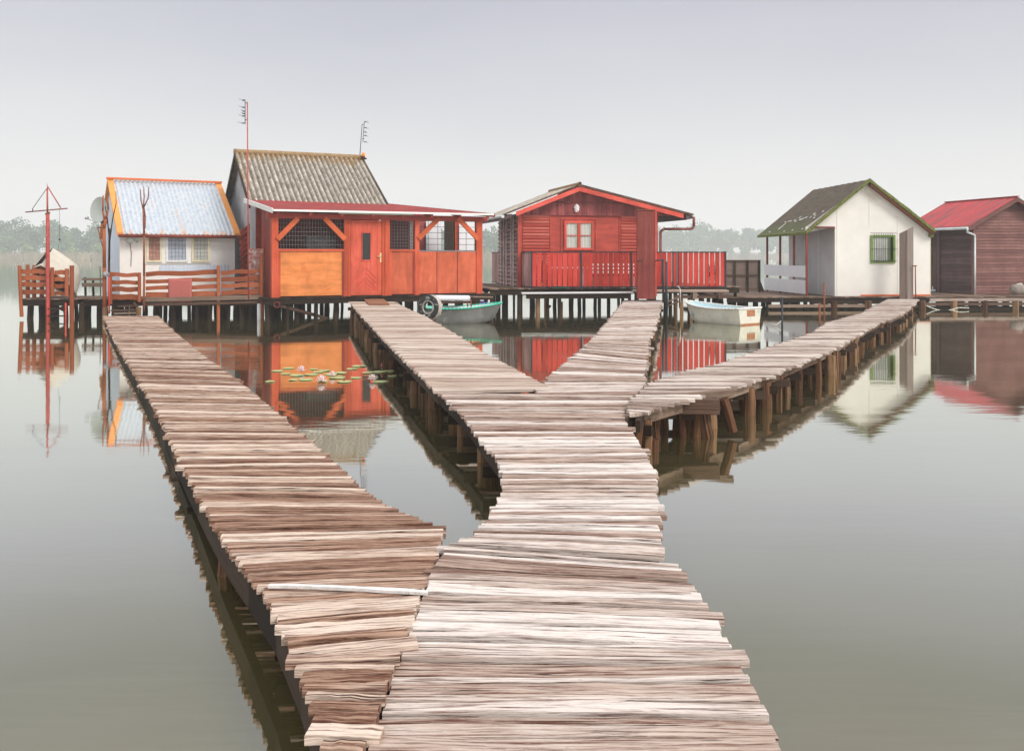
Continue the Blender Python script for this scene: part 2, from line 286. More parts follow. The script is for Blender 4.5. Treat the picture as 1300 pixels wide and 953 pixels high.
# ------------------------------------------------------------------ object helpers
C = scene.collection
def thing(name, label, cat, loc=(0, 0, 0), group=None):
    o = bpy.data.objects.new(name, None); C.objects.link(o); o.location = loc; o.empty_display_size = 0.2
    o['label'] = label; o['category'] = cat
    if group: o['group'] = group
    return o
def tag(o, label, cat, group=None):
    o['label'] = label; o['category'] = cat
    if group: o['group'] = group
    return o
def origin_of(o):
    v = Vector((0, 0, 0))
    while o: v += o.location; o = o.parent
    return v
class MB:
    def __init__(s): s.v = []; s.f = []; s.uv = []; s.tn = []; s.sm = []
    def face(s, idx, uvs, tone, smooth=False): s.f.append(idx); s.uv.extend(uvs); s.tn.append(tone); s.sm.append(smooth)
    def hexa(s, p, tone=None):
        """p: 8 points, first four one end/bottom ring, last four the other, same order"""
        tone = random.random() if tone is None else tone
        p = [Vector(q) for q in p]; b = len(s.v); s.v.extend(p)
        ex = [((p[1]-p[0]).length, 0), ((p[3]-p[0]).length, 1), ((p[4]-p[0]).length, 2)]; L = max(ex)[1]
        ax = [(p[1]-p[0]), (p[3]-p[0]), (p[4]-p[0])]; ax = [a.normalized() if a.length > 1e-9 else Vector((0, 0, 1)) for a in ax]
        ou, ov = random.random()*50, random.random()*50
        for q in ((3, 2, 1, 0), (4, 5, 6, 7), (0, 1, 5, 4), (1, 2, 6, 5), (2, 3, 7, 6), (3, 0, 4, 7)):
            e1 = p[q[1]]-p[q[0]]; nrm = e1.cross(p[q[3]]-p[q[0]])
            # pick across axis = the axis not L and most in-plane
            best = None
            for i in range(3):
                if i == L: continue
                d = abs(ax[i].dot(nrm.normalized())) if nrm.length > 1e-12 else 0
                if best is None or d < best[0]: best = (d, i)
            A = ax[L]; B = ax[best[1]]
            s.face([b+i for i in q], [(ou+(p[i]-p[0]).dot(A), ov+(p[i]-p[0]).dot(B)) for i in q], tone)
    def board(s, a, b, wd, th, up=(0, 0, 1), tone=None):
        """a box from a to b: wd across (perpendicular to up), th along up; centred on the line"""
        a = Vector(a); b = Vector(b); d = (b-a); d = d.normalized(); up = Vector(up)
        sd = d.cross(up)
        if sd.length < 1e-4: sd = d.cross(Vector((1, 0, 0)))
        sd.normalize(); u2 = sd.cross(d).normalized(); sd *= wd/2; u2 *= th/2
        s.hexa([a-sd-u2, a+sd-u2, a+sd+u2, a-sd+u2, b-sd-u2, b+sd-u2, b+sd+u2, b-sd+u2], tone)
    def fbox(s, fr, s0, s1, v0, v1, z0, z1, tone=None):
        P = fr.pt
        s.hexa([P(s0, v0, z0), P(s1, v0, z0), P(s1, v1, z0), P(s0, v1, z0), P(s0, v0, z1), P(s1, v0, z1), P(s1, v1, z1), P(s0, v1, z1)], tone)
    def box(s, x0, x1, y0, y1, z0, z1, tone=None): s.fbox(WORLD, x0, x1, y0, y1, z0, z1, tone)
    def cyl(s, a, b, r0, r1=None, n=10, tone=None, caps=True, wob=0, seg=1, smooth=True):
        r1 = r0 if r1 is None else r1; tone = random.random() if tone is None else tone
        a = Vector(a); b = Vector(b); d = (b-a); L = d.length; d.normalize()
        x = d.cross(Vector((0, 0, 1)) if abs(d.z) < 0.9 else Vector((1, 0, 0))).normalized(); y = d.cross(x)
        ou, ov = random.random()*50, random.random()*50; base = len(s.v)
        prof = [1+random.uniform(-wob, wob) for _ in range(n)]
        for k in range(seg+1):
            t = k/seg; r = r0+(r1-r0)*t; c = a+d*L*t
            if 0 < k < seg and wob: c = c+(x*random.uniform(-wob, wob)+y*random.uniform(-wob, wob))*r*0.5
            for i in range(n):
                an = 2*math.pi*i/n; rr = r*prof[i]*(1+random.uniform(-wob, wob)*0.3)
                s.v.append(c+(x*math.cos(an)+y*math.sin(an))*rr)
        for k in range(seg):
            for i in range(n):
                j = (i+1) % n; q = [base+k*n+i, base+k*n+j, base+(k+1)*n+j, base+(k+1)*n+i]
                u0, u1 = ou+L*k/seg, ou+L*(k+1)/seg; w0, w1 = ov+i/n*6.28*r0, ov+(i+1)/n*6.28*r0
                s.face(q[::-1], [(u1, w0), (u1, w1), (u0, w1), (u0, w0)], tone, smooth)
        if caps:
            for k, rev in ((0, False), (seg, True)):
                idx = [base+k*n+i for i in range(n)]
                if rev: idx = idx[::-1]
                s.face(idx, [(ou+s.v[i].x*0.1, ov+s.v[i].y) for i in idx], tone)
    def tube(s, pts, r, n=6, tone=None):
        tone = random.random() if tone is None else tone
        for p, q in zip(pts[:-1], pts[1:]): s.cyl(p, q, r, r, n, tone)
    def grid(s, fn, nu, nv, uvf, tone=0.5, smooth=True, flip=False):
        b = len(s.v)
        for j in range(nv+1):
            for i in range(nu+1): s.v.append(Vector(fn(i/nu, j/nv)))
        for j in range(nv):
            for i in range(nu):
                q = [(i, j), (i+1, j), (i+1, j+1), (i, j+1)]
                if flip: q = q[::-1]
                s.face([b+y*(nu+1)+x for x, y in q], [uvf(x/nu, y/nv) for x, y in q], tone, smooth)
    def poly(s, pts, th, nrm, tone=0.5):
        """flat polygon given thickness th along -nrm"""
        n = Vector(nrm).normalized()*th; pts = [Vector(p) for p in pts]; b = len(s.v); k = len(pts)
        s.v.extend(pts); s.v.extend([p-n for p in pts])
        e = (pts[1]-pts[0]).normalized(); g = e.cross(n.normalized())
        U = lambda p: ((p-pts[0]).dot(e), -(p-pts[0]).dot(g))
        s.face(list(range(b, b+k)), [U(p) for p in pts], tone)
        s.face(list(range(b+2*k-1, b+k-1, -1)), [U(p) for p in pts[::-1]], tone)
        for i in range(k):
            j = (i+1) % k; s.face([b+i, b+k+i, b+k+j, b+j], [U(pts[i])]*2+[U(pts[j])]*2, tone)
    def build(s, name, mat, parent=None, mods=None):
        me = bpy.data.meshes.new(name); off = origin_of(parent)
        me.from_pydata([tuple(Vector(v)-off) for v in s.v], [], s.f)
        uvl = me.uv_layers.new(name='UVMap')
        flat = [c for uv in s.uv for c in uv]
        uvl.data.foreach_set('uv', flat)
        at = me.attributes.new('tone', 'FLOAT', 'FACE'); at.data.foreach_set('value', s.tn)
        me.polygons.foreach_set('use_smooth', s.sm)
        me.materials.append(MATS[mat]); me.update()
        o = bpy.data.objects.new(name, me); C.objects.link(o)
        if parent: o.parent = parent
        if mods: mods(o)
        return o
def recenter(o):
    """top-level single mesh: put its origin at the base centre of its box"""
    me = o.data; xs = [v.co.copy() for v in me.vertices]
    c = Vector((sum(v.x for v in xs)/len(xs), sum(v.y for v in xs)/len(xs), min(v.z for v in xs)))
    for v in me.vertices: v.co -= c
    o.location = c; return o
class Frame:
    """local frame of a building: s along its front, v back from it, turned by th degrees"""
    def __init__(f, px, D, th, world=False):
        f.c = math.cos(R(th)); f.n = math.sin(R(th)); f.ox = 0 if world else (px-650)/F*D; f.oy = 0 if world else D
    def pt(f, s, v, z): return Vector((f.ox+s*f.c-v*f.n, f.oy+s*f.n+v*f.c, z))
    def s(f, px, v=0):
        k = (px-650)/F; return (k*(f.oy+v*f.c)-f.ox+v*f.n)/(f.c-k*f.n)
    def v(f, px, s):
        k = (px-650)/F; return (f.ox+s*f.c-k*(f.oy+s*f.n))/(f.n+k*f.c)
    def z(f, py, s=0, v=0): return H-(py-YH)/F*(f.oy+s*f.n+v*f.c)
WORLD = Frame(0, 0, 0, True)
def P(px, py, D): return Vector(((px-650)/F*D, D, H-(py-YH)/F*D))
def G(px, py, z): D = F*(H-z)/(py-YH); return Vector(((px-650)/F*D, D, z))
def rnd(a, b): return random.uniform(a, b)

# ------------------------------------------------------------------ setting: lake, far shore, haze
m = MB(); m.face([0, 1, 2, 3], [(0, 0)]*4, 0.5); m.v = [Vector(p) for p in ((-650, -60, 0), (700, -60, 0), (700, 1100, 0), (-650, 1100, 0))]
o = m.build('water', 'lake_water'); o['kind'] = 'structure'
def shore_y(x):
    k = min(1.0, max(0.0, (x+10)/60)); k = k*k*(3-2*k)
    return 308+10*math.sin(x*0.013+1)+k*190+5*math.sin(x*0.06)
m = MB()
def sh(u, v):
    x = -640+u*1330; y = shore_y(x)+[0, 3, 12, 60, 900][int(round(v*4))]; z = [-0.4, 0.5, 1.0, 1.6, 6][int(round(v*4))]
    return (x, y, z)
m.grid(sh, 110, 4, lambda u, v: (u*100, v*100)); o = m.build('far_shore', 'shore_soil'); o['kind'] = 'structure'
# the wood beyond the lake
m = MB(); rr = random.Random(3)
def crown(cx, cy, base, hgt, rad, tone, n, leaf):
    lobes = [(rr.uniform(-.5, .5)*rad, rr.uniform(-.5, .5)*rad, base+hgt*rr.uniform(.35, .85), rad*rr.uniform(.4, .75)) for _ in range(7)]
    lobes.append((0, 0, base+hgt*0.8, rad*0.5))
    for _ in range(n):
        lx, ly, lz, lr = rr.choice(lobes)
        th = rr.uniform(0, 6.283); ph = math.acos(rr.uniform(-.8, 1)); q = lr*rr.uniform(.65, 1.05)
        c = Vector((cx+lx+q*math.sin(ph)*math.cos(th), cy+ly+q*math.sin(ph)*math.sin(th), max(0.5, lz+q*math.cos(ph)*1.15)))
        a = Vector((rr.gauss(0, 1), rr.gauss(0, 1), rr.gauss(0, 1))).normalized(); b2 = a.cross(Vector((rr.gauss(0, 1), rr.gauss(0, 1), rr.gauss(0, 1)))).normalized()
        L = leaf*rr.uniform(.5, 1.2); b = len(m.v)
        m.v.extend([c-a*L-b2*L*.6, c+a*L-b2*L*.5, c+a*L*.8+b2*L*.6, c-a*L*.9+b2*L*.7])
        m.face([b, b+1, b+2, b+3], [(0, 0)]*4, min(1, max(0, tone+rr.uniform(-.22, .22))))
x = -330.0
while x < 640:
    right = x > 5; sc = 1.0 if not right else 1.75
    if right and x < 20: x += 1
    for row in range(4):
        y = shore_y(x)+4+row*13+rr.uniform(-3, 3)
        hh = [4.5, 8.5, 12, 14.5][row]*rr.uniform(.72, 1.12)
        if -70 < x < 0: hh *= 0.72
        if right: hh *= 1.28+0.10*math.exp(-((x-150)/55)**2)
        rad = hh*rr.uniform(.32, .45)
        crown(x+rr.uniform(-3, 3), y, 0.3, hh, rad, [0.85, 0.55, 0.42, .3][row]*rr.uniform(.5, 1.35), 430 if row < 3 else 700, 0.5*(1.4 if right else 1))
    x += rr.uniform(4.2, 6.0)*(1 if not right else 1.7)
o = m.build('far_wood', 'foliage'); tag(o, 'hazy green wood lining the far shore of the lake', 'trees'); o['kind'] = 'stuff'
m = MB()
for i in range(7000):
    x = rr.uniform(-330, 600); y = shore_y(x)+rr.uniform(0.4, 5); h = rr.uniform(1.6, 3.3); wd = rr.uniform(.1, .35); b = len(m.v); lx = rr.uniform(-.3, .3)
    m.v.extend([Vector((x-wd, y, 0)), Vector((x+wd, y, 0)), Vector((x+wd*.4+lx, y, h)), Vector((x-wd*.4+lx, y, h))]); m.face([b, b+1, b+2, b+3], [(0, 0)]*4, .5)
o = m.build('reed_belt', 'reeds'); tag(o, 'pale dry reed belt along the foot of the far wood', 'reeds'); o['kind'] = 'stuff'
# morning haze over the lake
m = MB(); m.box(-700, 760, -70, 1150, -1.4, 24); o = m.build('haze', 'roof_red'); o['kind'] = 'stuff'; o['label'] = 'thin pale morning haze over the lake'; o['category'] = 'haze'
hm = bpy.data.materials.new('haze_air'); hm.use_nodes = True; ht = hm.node_tree; ht.nodes.clear()
ho = ht.nodes.new('ShaderNodeOutputMaterial'); hv = ht.nodes.new('ShaderNodeVolumePrincipled')
hv.inputs['Color'].default_value = (0.95, 0.975, 1.0, 1); hv.inputs['Density'].default_value = 0.0014; hv.inputs['Anisotropy'].default_value = 0.0
ht.links.new(hv.outputs[0], ho.inputs['Volume']); o.data.materials.clear(); o.data.materials.append(hm)

# ------------------------------------------------------------------ boardwalks
def lerp(a, b, t): return a+(b-a)*t
def slat(mb, a, b, wa, wb, zt, th, tone, nseg=7):
    """one weathered board from a to b (centres of its ends), widths wa, wb, wavy sawn edges"""
    d = (b-a); L = d.length; d.normalize(); sd = Vector((d.y, -d.x, 0)).normalized(); base = len(mb.v)
    ou, ov = rnd(0, 60), rnd(0, 60); w1 = rnd(0, 6.3); w2 = rnd(0, 6.3); bow = rnd(-.006, .006)
    for k in range(nseg+1):
        t = k/nseg; c = a+d*L*t+Vector((0, 0, zt+bow*math.sin(t*math.pi)+rnd(-.0015, .0015))); hw = lerp(wa, wb, t)/2
        e1 = hw+rnd(-.0035, .0035)+.002*math.sin(w1+t*7); e2 = hw+rnd(-.0035, .0035)+.002*math.sin(w2+t*6)
        mb.v.extend([c+sd*e1, c-sd*e2, c-sd*e2-Vector((0, 0, th)), c+sd*e1-Vector((0, 0, th))])
    for k in range(nseg):
        q = base+4*k; u0 = ou+L*k/nseg; u1 = ou+L*(k+1)/nseg
        for i, j, va, vb in ((0, 1, 0, wa), (1, 2, wa, wa+th), (2, 3, 0, wa), (3, 0, -th, 0)):
            mb.face([q+i, q+4+i, q+4+j, q+j], [(u0, ov+va), (u1, ov+va), (u1, ov+vb), (u0, ov+vb)], tone)
    mb.face([base, base+1, base+2, base+3], [(ou, ov), (ou, ov+wa), (ou+.01, ov+wa), (ou+.01, ov)], tone*.6)
    q = base+4*nseg; mb.face([q+3, q+2, q+1, q], [(ou, ov), (ou, ov+wa), (ou+.01, ov+wa), (ou+.01, ov)], tone*.6)
def boardwalk(label, pairs, wmin, wmax, mat, pile_gap=0.9, gap=0.006, over=0.03, skew=0.012, pile_r=(.05, .085), sides=(1, 1), beam_in=.05, group=None, nails=False, beam_h=.10):
    L = [G(a[0], a[1], z) for a, b, z in pairs]; Rr = [G(b[0], b[1], z) for a, b, z in pairs]
    c0 = (L[0]+Rr[0])/2
    t = thing('boardwalk', label, 'boardwalk', (c0.x, c0.y, 0))
    mb = MB(); lp, rp = [], []
    for i in range(len(pairs)-1):
        seg = ((L[i+1]-L[i]).length+(Rr[i+1]-Rr[i]).length)/2; d = 0
        ws = []
        while d < seg: ws.append(rnd(wmin, wmax)*(1.35 if random.random() < .12 else 1)); d += ws[-1]
        k = seg/d; acc = 0
        for wd in ws:
            t0 = acc/d; acc += wd; t1 = acc/d; tm = (t0+t1)/2
            a = lerp(L[i], L[i+1], tm); b = lerp(Rr[i], Rr[i+1], tm)
            wa = (L[i+1]-L[i]).length*(t1-t0); wb = (Rr[i+1]-Rr[i]).length*(t1-t0)
            d3 = (b-a).normalized(); perp = Vector((d3.y, -d3.x, 0))
            wa = abs((L[i+1]-L[i]).dot(perp))*(t1-t0); wb = abs((Rr[i+1]-Rr[i]).dot(perp))*(t1-t0)
            oa = rnd(-over, over) + (0.03 if random.random() < .06 else 0); ob = rnd(-over, over)+(0.04 if random.random() < .06 else 0)
            a2 = a-d3*oa+perp*rnd(-skew, skew); b2 = b+d3*ob+perp*rnd(-skew, skew)
            tone = min(1, max(0, random.gauss(.5, .30)))
            slat(mb, a2, b2, max(.02, wa-gap*rnd(.4, 1.7)*(3 if random.random() < .04 else 1)), max(.02, wb-gap*rnd(.4, 1.7)), rnd(-.006, .006), .028, tone)
            lp.append(a); rp.append(b)
    mb.build('deck', mat, t)
    if nails:
        nm = MB()
        for a, b in zip(lp, rp):
            d = (b-a).normalized()
            for p in (a+d*rnd(.05, .09), a+d*rnd(.08, .13)+Vector((0, .018, 0)), b-d*rnd(.05, .09), b-d*rnd(.08, .12)+Vector((0, .015, 0))):
                if random.random() < .55: nm.cyl(p+Vector((0, 0, -.006)), p+Vector((rnd(-.002, .002), 0, .0085)), .003, .003, 6)
        o = nm.build('nail_heads', 'black_iron', t); o['kind'] = 'stuff'
    # stringers
    for side, pts, oth in ((0, lp, rp), (1, rp, lp)):
        bm = MB(); step = 9
        ids = list(range(0, len(pts), step))
        if ids[-1] != len(pts)-1: ids.append(len(pts)-1)
        for i, j in zip(ids[:-1], ids[1:]):
            a = pts[i]+(oth[i]-pts[i]).normalized()*beam_in; b = pts[j]+(oth[j]-pts[j]).normalized()*beam_in
            a = a-Vector((0, 0, .034+beam_h/2)); b = b-Vector((0, 0, .034+beam_h/2)); e = (b-a).normalized()*.02
            bm.board(a-e, b+e, .04, beam_h)
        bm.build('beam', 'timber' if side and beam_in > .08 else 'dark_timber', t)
    # piles in pairs with a cross-beam on top
    dist = 0.25; acc = 0
    for i in range(1, len(lp)):
        acc += ((lp[i]-lp[i-1]).length+(rp[i]-rp[i-1]).length)/2
        if acc >= dist:
            dist += pile_gap*rnd(.7, 1.3)
            d3 = (rp[i]-lp[i]).normalized(); zc = lp[i].z-.037-beam_h-.042
            cb = MB(); cb.board(Vector((*(lp[i]-d3*rnd(-.06, .05)).xy, zc)), Vector((*(rp[i]+d3*rnd(-.06, .05)).xy, zc)), .07, .08); cb.build('crossbeam', 'dark_timber', t)
            for side, pt, sg in ((0, lp[i], 1), (1, rp[i], -1)):
                if not sides[side]: continue
                for q in range(1 if random.random() < .55 else 2):
                    pm = MB(); p0 = pt+d3*sg*rnd(.10, .24)+Vector((rnd(-.03, .03), rnd(-.12, .12), 0)); r = rnd(*pile_r)
                    top = lp[i].z-(.10 if q == 0 else rnd(.06, .22))
                    pm.cyl((p0.x+rnd(-.05, .05), p0.y+rnd(-.05, .05), -.5), (p0.x, p0.y, top), r*rnd(1, 1.25), r*.9, 11, None, True, .16, 5, False)
                    pm.build('post', 'post_wood', t)
    return t
# trunk boardwalk under the camera, to the fork
boardwalk('broad pale boardwalk of split slats running from the foreground to the fork',
    [((452, 985), (1008, 985), .30), ((497, 864), (952, 864), .30), ((520, 800), (921, 808), .30), ((545, 735), (886, 748), .30), ((566, 690), (858, 712), .295)],
    .032, .10, 'boards_pale', 1.3, .012, .010, .016, sides=(1, 1))
boardwalk('middle stretch of pale boardwalk narrowing past the water gap to the junction',
    [((566, 690), (846, 706), .275), ((598, 680), (840, 690), .275), ((622, 655), (837, 655), .275), ((636, 625), (835, 625), .275), ((637, 602), (835, 602), .28), ((628, 580), (822, 578), .29), ((606, 553), (806, 553), .31), ((588, 527), (792, 530), .33), ((572, 512), (798, 512), .345), ((556, 498), (806, 500), .36)],
    .04, .11, 'boards_pale', .9, .011, .012, .014)
left_walk = boardwalk('narrow brown boardwalk branching left towards the white hut with the blue roof',
    [((385, 864), (494, 864), .33), ((420, 985), (450, 985), .32)][::-1]+
    [((366, 812), (517, 800), .32), ((350, 780), (530, 768), .31), ((330, 745), (544, 735), .29), ((305, 716), (556, 706), .27), ((280, 680), (564, 672), .24), ((266, 655), (520, 655), .22), ((250, 625), (470, 628), .20), ((231, 590), (425, 588), .18), ((200, 522), (352, 524), .155), ((172, 474), (296, 478), .14), ((155, 448), (255, 449), .13), ((140, 420), (220, 420), .13), ((132, 401), (200, 401), .13)],
    .035, .10, 'boards_brown', 1.0, .011, .010, .018, beam_in=.03, pile_r=(.03, .05), beam_h=.13)
m = MB(); a, b = G(342, 741, .313), G(543, 750, .313); slat(m, a, b, .022, .026, .0, .012, .9); m.build('white_plank', 'worn_white', left_walk)
boardwalk('long beige boardwalk leading left from the fork to the red door of the orange cabin',
    [((552, 496), (702, 493), .365), ((530, 472), (664, 474), .38), ((500, 443), (610, 445), .40), ((481, 424), (578, 424), .43), ((462, 403), (543, 403), .45), ((452, 392), (518, 392), .46), ((444, 383), (500, 383), .465)],
    .08, .12, 'boards_beige', .85, .004, .012, .004, pile_r=(.06, .10))
boardwalk('short pale boardwalk leading straight back to the red weatherboard cabin',
    [((676, 503), (814, 500), .362), ((690, 484), (818, 484), .362), ((735, 447), (821, 456), .36), ((752, 430), (826, 430), .36), ((768, 412), (832, 410), .36), ((786, 390), (838, 390), .36), ((793, 381), (841, 381), .355)],
    .07, .12, 'boards_pale', .8, .008, .028, .010, pile_r=(.05, .09), beam_in=.10)
boardwalk('grey boardwalk on crooked stumps curving right to the white cabin',
    [((799, 525), (802, 527), .372), ((799, 514), (844, 516), .375), ((803, 504), (884, 504), .38), ((812, 495), (914, 495), .385), ((822, 487), (946, 487), .382), ((860, 474), (984, 474), .38), ((916, 460), (1018, 460), .375), ((958, 446), (1052, 446), .37), ((998, 433), (1076, 433), .365), ((1032, 422), (1095, 421), .36), ((1048, 410), (1116, 410), .35), ((1092, 398), (1146, 398), .34), ((1111, 388), (1158, 388), .325), ((1127, 380), (1166, 380), .31)],
    .08, .13, 'boards_grey', .62, .009, .022, .012, pile_r=(.04, .075), beam_in=.13)

# ------------------------------------------------------------------ shared builders
def platform(label, fr, s0, s1, v0, v1, z, piles, deck='timber', depth=.16, pile_mat='dark_timber', zbase=-.5, skirt=True, pr=(.05, .08)):
    c = fr.pt((s0+s1)/2, (v0+v1)/2, 0); t = thing('stilt_platform', label, 'platform', tuple(c))
    mb = MB(); n = int((s1-s0)/.14)
    for i in range(n):      # boards run front to back
        a = s0+(s1-s0)*i/n; b = s0+(s1-s0)*(i+1)/n-.006
        mb.fbox(fr, a, b, v0+rnd(-.03, .02), v1, z-.03, z+rnd(-.004, .002))
    mb.build('deck', deck, t)
    for vv in (v0+.06, (v0+v1)/2, v1-.06):
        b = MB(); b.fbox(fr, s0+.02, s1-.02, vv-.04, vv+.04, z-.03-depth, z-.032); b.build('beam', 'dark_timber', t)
    rows, cols = piles
    for j in range(rows):
        for i in range(cols):
            s = s0+.08+(s1-s0-.16)*(i/(cols-1))+rnd(-.16, .16); v = v0+.35+(v1-v0-.5)*(j/max(1, rows-1))+rnd(-.28, .2); r = rnd(*pr)*rnd(.7, 1.1)
            p = MB(); a = fr.pt(s+rnd(-.05, .05), v, zbase); b = fr.pt(s, v, z-.12); p.cyl(a, b, r*1.1, r, 8, None, True, .15, 3, False); p.build('pile', pile_mat, t)
    return t
def wire_mesh(fr, s0, s1, v, z0, z1, du, dz, r, parent, mat='mesh_wire'):
    m = MB(); n = max(2, round((s1-s0)/du)); k = max(2, round((z1-z0)/dz))
    for i in range(n+1):
        s = s0+(s1-s0)*i/n; m.cyl(fr.pt(s, v, z0), fr.pt(s, v, z1), r, r, 4, .5, False)
    for j in range(k+1):
        z = z0+(z1-z0)*j/k; m.cyl(fr.pt(s0, v+r*2, z), fr.pt(s1, v+r*2, z), r, r, 4, .5, False)
    return m.build('wire_mesh', mat, parent)
def corrugated(fr, s0, s1, vA, zA, vB, zB, pitch, amp, mat, name, parent, jag=0.0, th=.008, sA=None):
    """wavy sheet from eave (vA,zA) up to ridge (vB,zB); crests run up the slope"""
    m = MB(); L = s1-s0; nu = int(L/pitch*8); sl = math.hypot(vB-vA, zB-zA); nz = ((zA-zB)/sl, (vB-vA)/sl)
    if nz[1] < 0: nz = (-nz[0], -nz[1])
    for off, fl in ((0, False), (-th, True)):
        def fn(u, t):
            s = s0+L*u; hgt = amp*math.sin(2*math.pi*s/pitch)+off; sheet = 0
            tt = t
            v = lerp(vA, vB, tt)+nz[0]*hgt; z = lerp(zA, zB, tt)+nz[1]*hgt
            return fr.pt(s, v, z)
        m.grid(fn, nu, 6, lambda u, t: (L*u, sl*t), .5, True, fl if vB > vA else not fl)
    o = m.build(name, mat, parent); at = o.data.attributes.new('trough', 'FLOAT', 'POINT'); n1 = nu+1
    # valley mask: paints corrugation shade into the roof colour, along with trough dirt
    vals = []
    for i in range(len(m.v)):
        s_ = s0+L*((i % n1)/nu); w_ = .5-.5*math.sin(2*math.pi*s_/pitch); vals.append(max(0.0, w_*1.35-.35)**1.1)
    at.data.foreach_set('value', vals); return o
def courses(mb, fr, axis, fixed, a0f, a1f, z0, z1, pitch, out, depth=.02, rounded=False):
    """horizontal boards on the plane axis ('s' or 'v' runs along it); a0f/a1f give the run at height z"""
    n = max(1, int(round((z1-z0)/pitch))); ph = (z1-z0)/n
    for i in range(n):
        za = z0+ph*i; zb = za+ph-.004; tone = random.random()
        a0, a1 = a0f((za+zb)/2), a1f((za+zb)/2)
        if a1-a0 < .05: continue
        d1, d2 = depth*1.0, depth*.35
        if rounded: prof = [(0, .0), (.12, .6), (.35, 1), (.65, 1), (.88, .6), (1, 0)]
        else: prof = [(0, 0), (.02, 1), (.5, .7), (1, .25), (1, 0)]
        ou, ov = rnd(0, 40), rnd(0, 40); b = len(mb.v)
        for a in (a0, a1):
            for t, d in prof:
                z = lerp(za, zb, t); off = fixed+out*d*depth
                mb.v.append(fr.pt(a, off, z) if axis == 's' else fr.pt(off, a, z))
        k = len(prof); flip = (axis == 's') == (out < 0)
        for j in range(k-1):
            q = [b+j, b+k+j, b+k+j+1, b+j+1]; uv = [(ou, ov+ph*prof[j][0]), (ou+a1-a0, ov+ph*prof[j][0]), (ou+a1-a0, ov+ph*prof[j+1][0]), (ou, ov+ph*prof[j+1][0])]
            if not flip: q = q[::-1]; uv = uv[::-1]
            mb.face(q, uv, tone, False)
        for e in (0, 1):
            q = [b+e*k+j for j in range(k)]; mb.face(q if e else q[::-1], [(ou, ov)]*k, tone)

# ================================================================== LEFT: platform, fences, hut
LW = Frame(650, 23.3, 0)     # a frontal frame through the fence line
def X(px, D=23.3): return (px-650)/F*D
def Z(py, D=23.3): return H-(py-YH)/F*D
zp = Z(379)
platform('weathered plank platform on dark piles carrying the white hut', LW, X(128), X(333), .03, 4.6, zp, (4, 13))
platform('small square plank landing on piles at the far left below the red mast', LW, X(25), X(96), .03, 1.7, zp, (3, 5))
platform('low plank link between the far left landing and the hut platform', LW, X(97), X(127), .35, 2.4, zp-.02, (3, 3))
# edge boards of the hut platform
t = thing('edge_board_stack', 'two rough edge boards nailed below the right part of the hut fence', 'boards', (X(258), 23.25, zp-.1))
m = MB(); m.board((X(184), 23.22, Z(380.5)), (X(333), 23.22, Z(377)), .05, .10); m.build('upper_board', 'timber', t)
m = MB(); m.board((X(184), 23.20, Z(386.5)), (X(333), 23.20, Z(383)), .05, .07); m.build('lower_board', 'timber', t)
def rail_fence(label, pxs, rails, D, posts, droop=0):
    t = thing('rail_fence', label, 'fence', (X((pxs[0]+pxs[1])/2, D), D, zp))
    for (ya, yb, yc, yd) in rails:      # left top, left bottom, right top, right bottom rows
        m = MB(); n = 6; tone = random.random()
        x0, x1 = X(pxs[0], D), X(pxs[1], D)
        pts = []
        for i in range(n+1):
            u = i/n; wv = .012*math.sin(u*9+ya)+droop*math.sin(u*math.pi)
            pts.append((lerp(x0, x1, u), lerp(Z(ya, D), Z(yc, D), u)+wv+rnd(-.006, .006), lerp(Z(yb, D), Z(yd, D), u)+wv+rnd(-.006, .006)))
        for (xa, ta, ba), (xb, tb, bb) in zip(pts[:-1], pts[1:]):
            y = D; m.hexa([(xa, y, ba), (xb, y, bb), (xb, y+.03, bb), (xa, y+.03, ba), (xa, y, ta), (xb, y, tb), (xb, y+.03, tb), (xa, y+.03, ta)], tone)
        m.build('rail', 'fence_paint', t)
    for (px, ptop, pbot, wpx, lean) in posts:
        m = MB(); wd = wpx*D/F; a = Vector((X(px, D)+lean, D-.05, Z(pbot, D))); b = Vector((X(px, D), D-.05, Z(ptop, D)))
        m.cyl(a, b, wd*.5, wd*.48, 9, None, True, .08, 4, False); m.build('post', 'fence_paint', t)
    return t
rail_fence('four rail brown fence with leaning post at the far left edge', (27, 59), [(342, 347.5, 342, 347.5), (349.5, 355.5, 350, 356), (358, 364, 358.5, 364.5), (367.5, 373.5, 367.5, 373)], 23.4, [(26, 337, 402, 4.5, .06)])
rail_fence('four rail brown gate with two upright boards right of the red mast', (69, 87), [(343, 349, 343, 349), (351.5, 357, 352, 357), (360.5, 366, 360.5, 366), (370, 375, 370, 375)], 23.35, [(67.5, 339.5, 376, 4.6, 0), (86, 341, 376, 5, 0), (92.5, 337, 406, 5.4, 0)])
rail_fence('four rail brown fence panel just left of the forked pole', (142, 178), [(346, 351, 347, 352), (355.5, 361, 356, 361), (364, 370, 364.5, 370.5), (373, 380, 374, 381)], 23.2, [(141.5, 345, 386, 4, 0), (178, 346, 383, 4.5, 0)])
rail_fence('long brown rail fence with curved rails that the red mat hangs on', (185, 276), [(345, 351, 342.5, 348.5), (355, 360, 352, 357), (363.5, 368.5, 361, 366.5), (371.5, 378, 369.5, 376)], 23.3, [(278, 337, 407, 4.4, 0)])
rail_fence('brown rail fence panel rising to the red cabin corner', (281, 331), [(343.5, 349, 341, 346), (352.5, 358, 349.5, 356), (360.5, 366, 358, 364), (368.5, 374.5, 366.5, 373)], 23.3, [(333, 322, 405, 4.6, 0)])
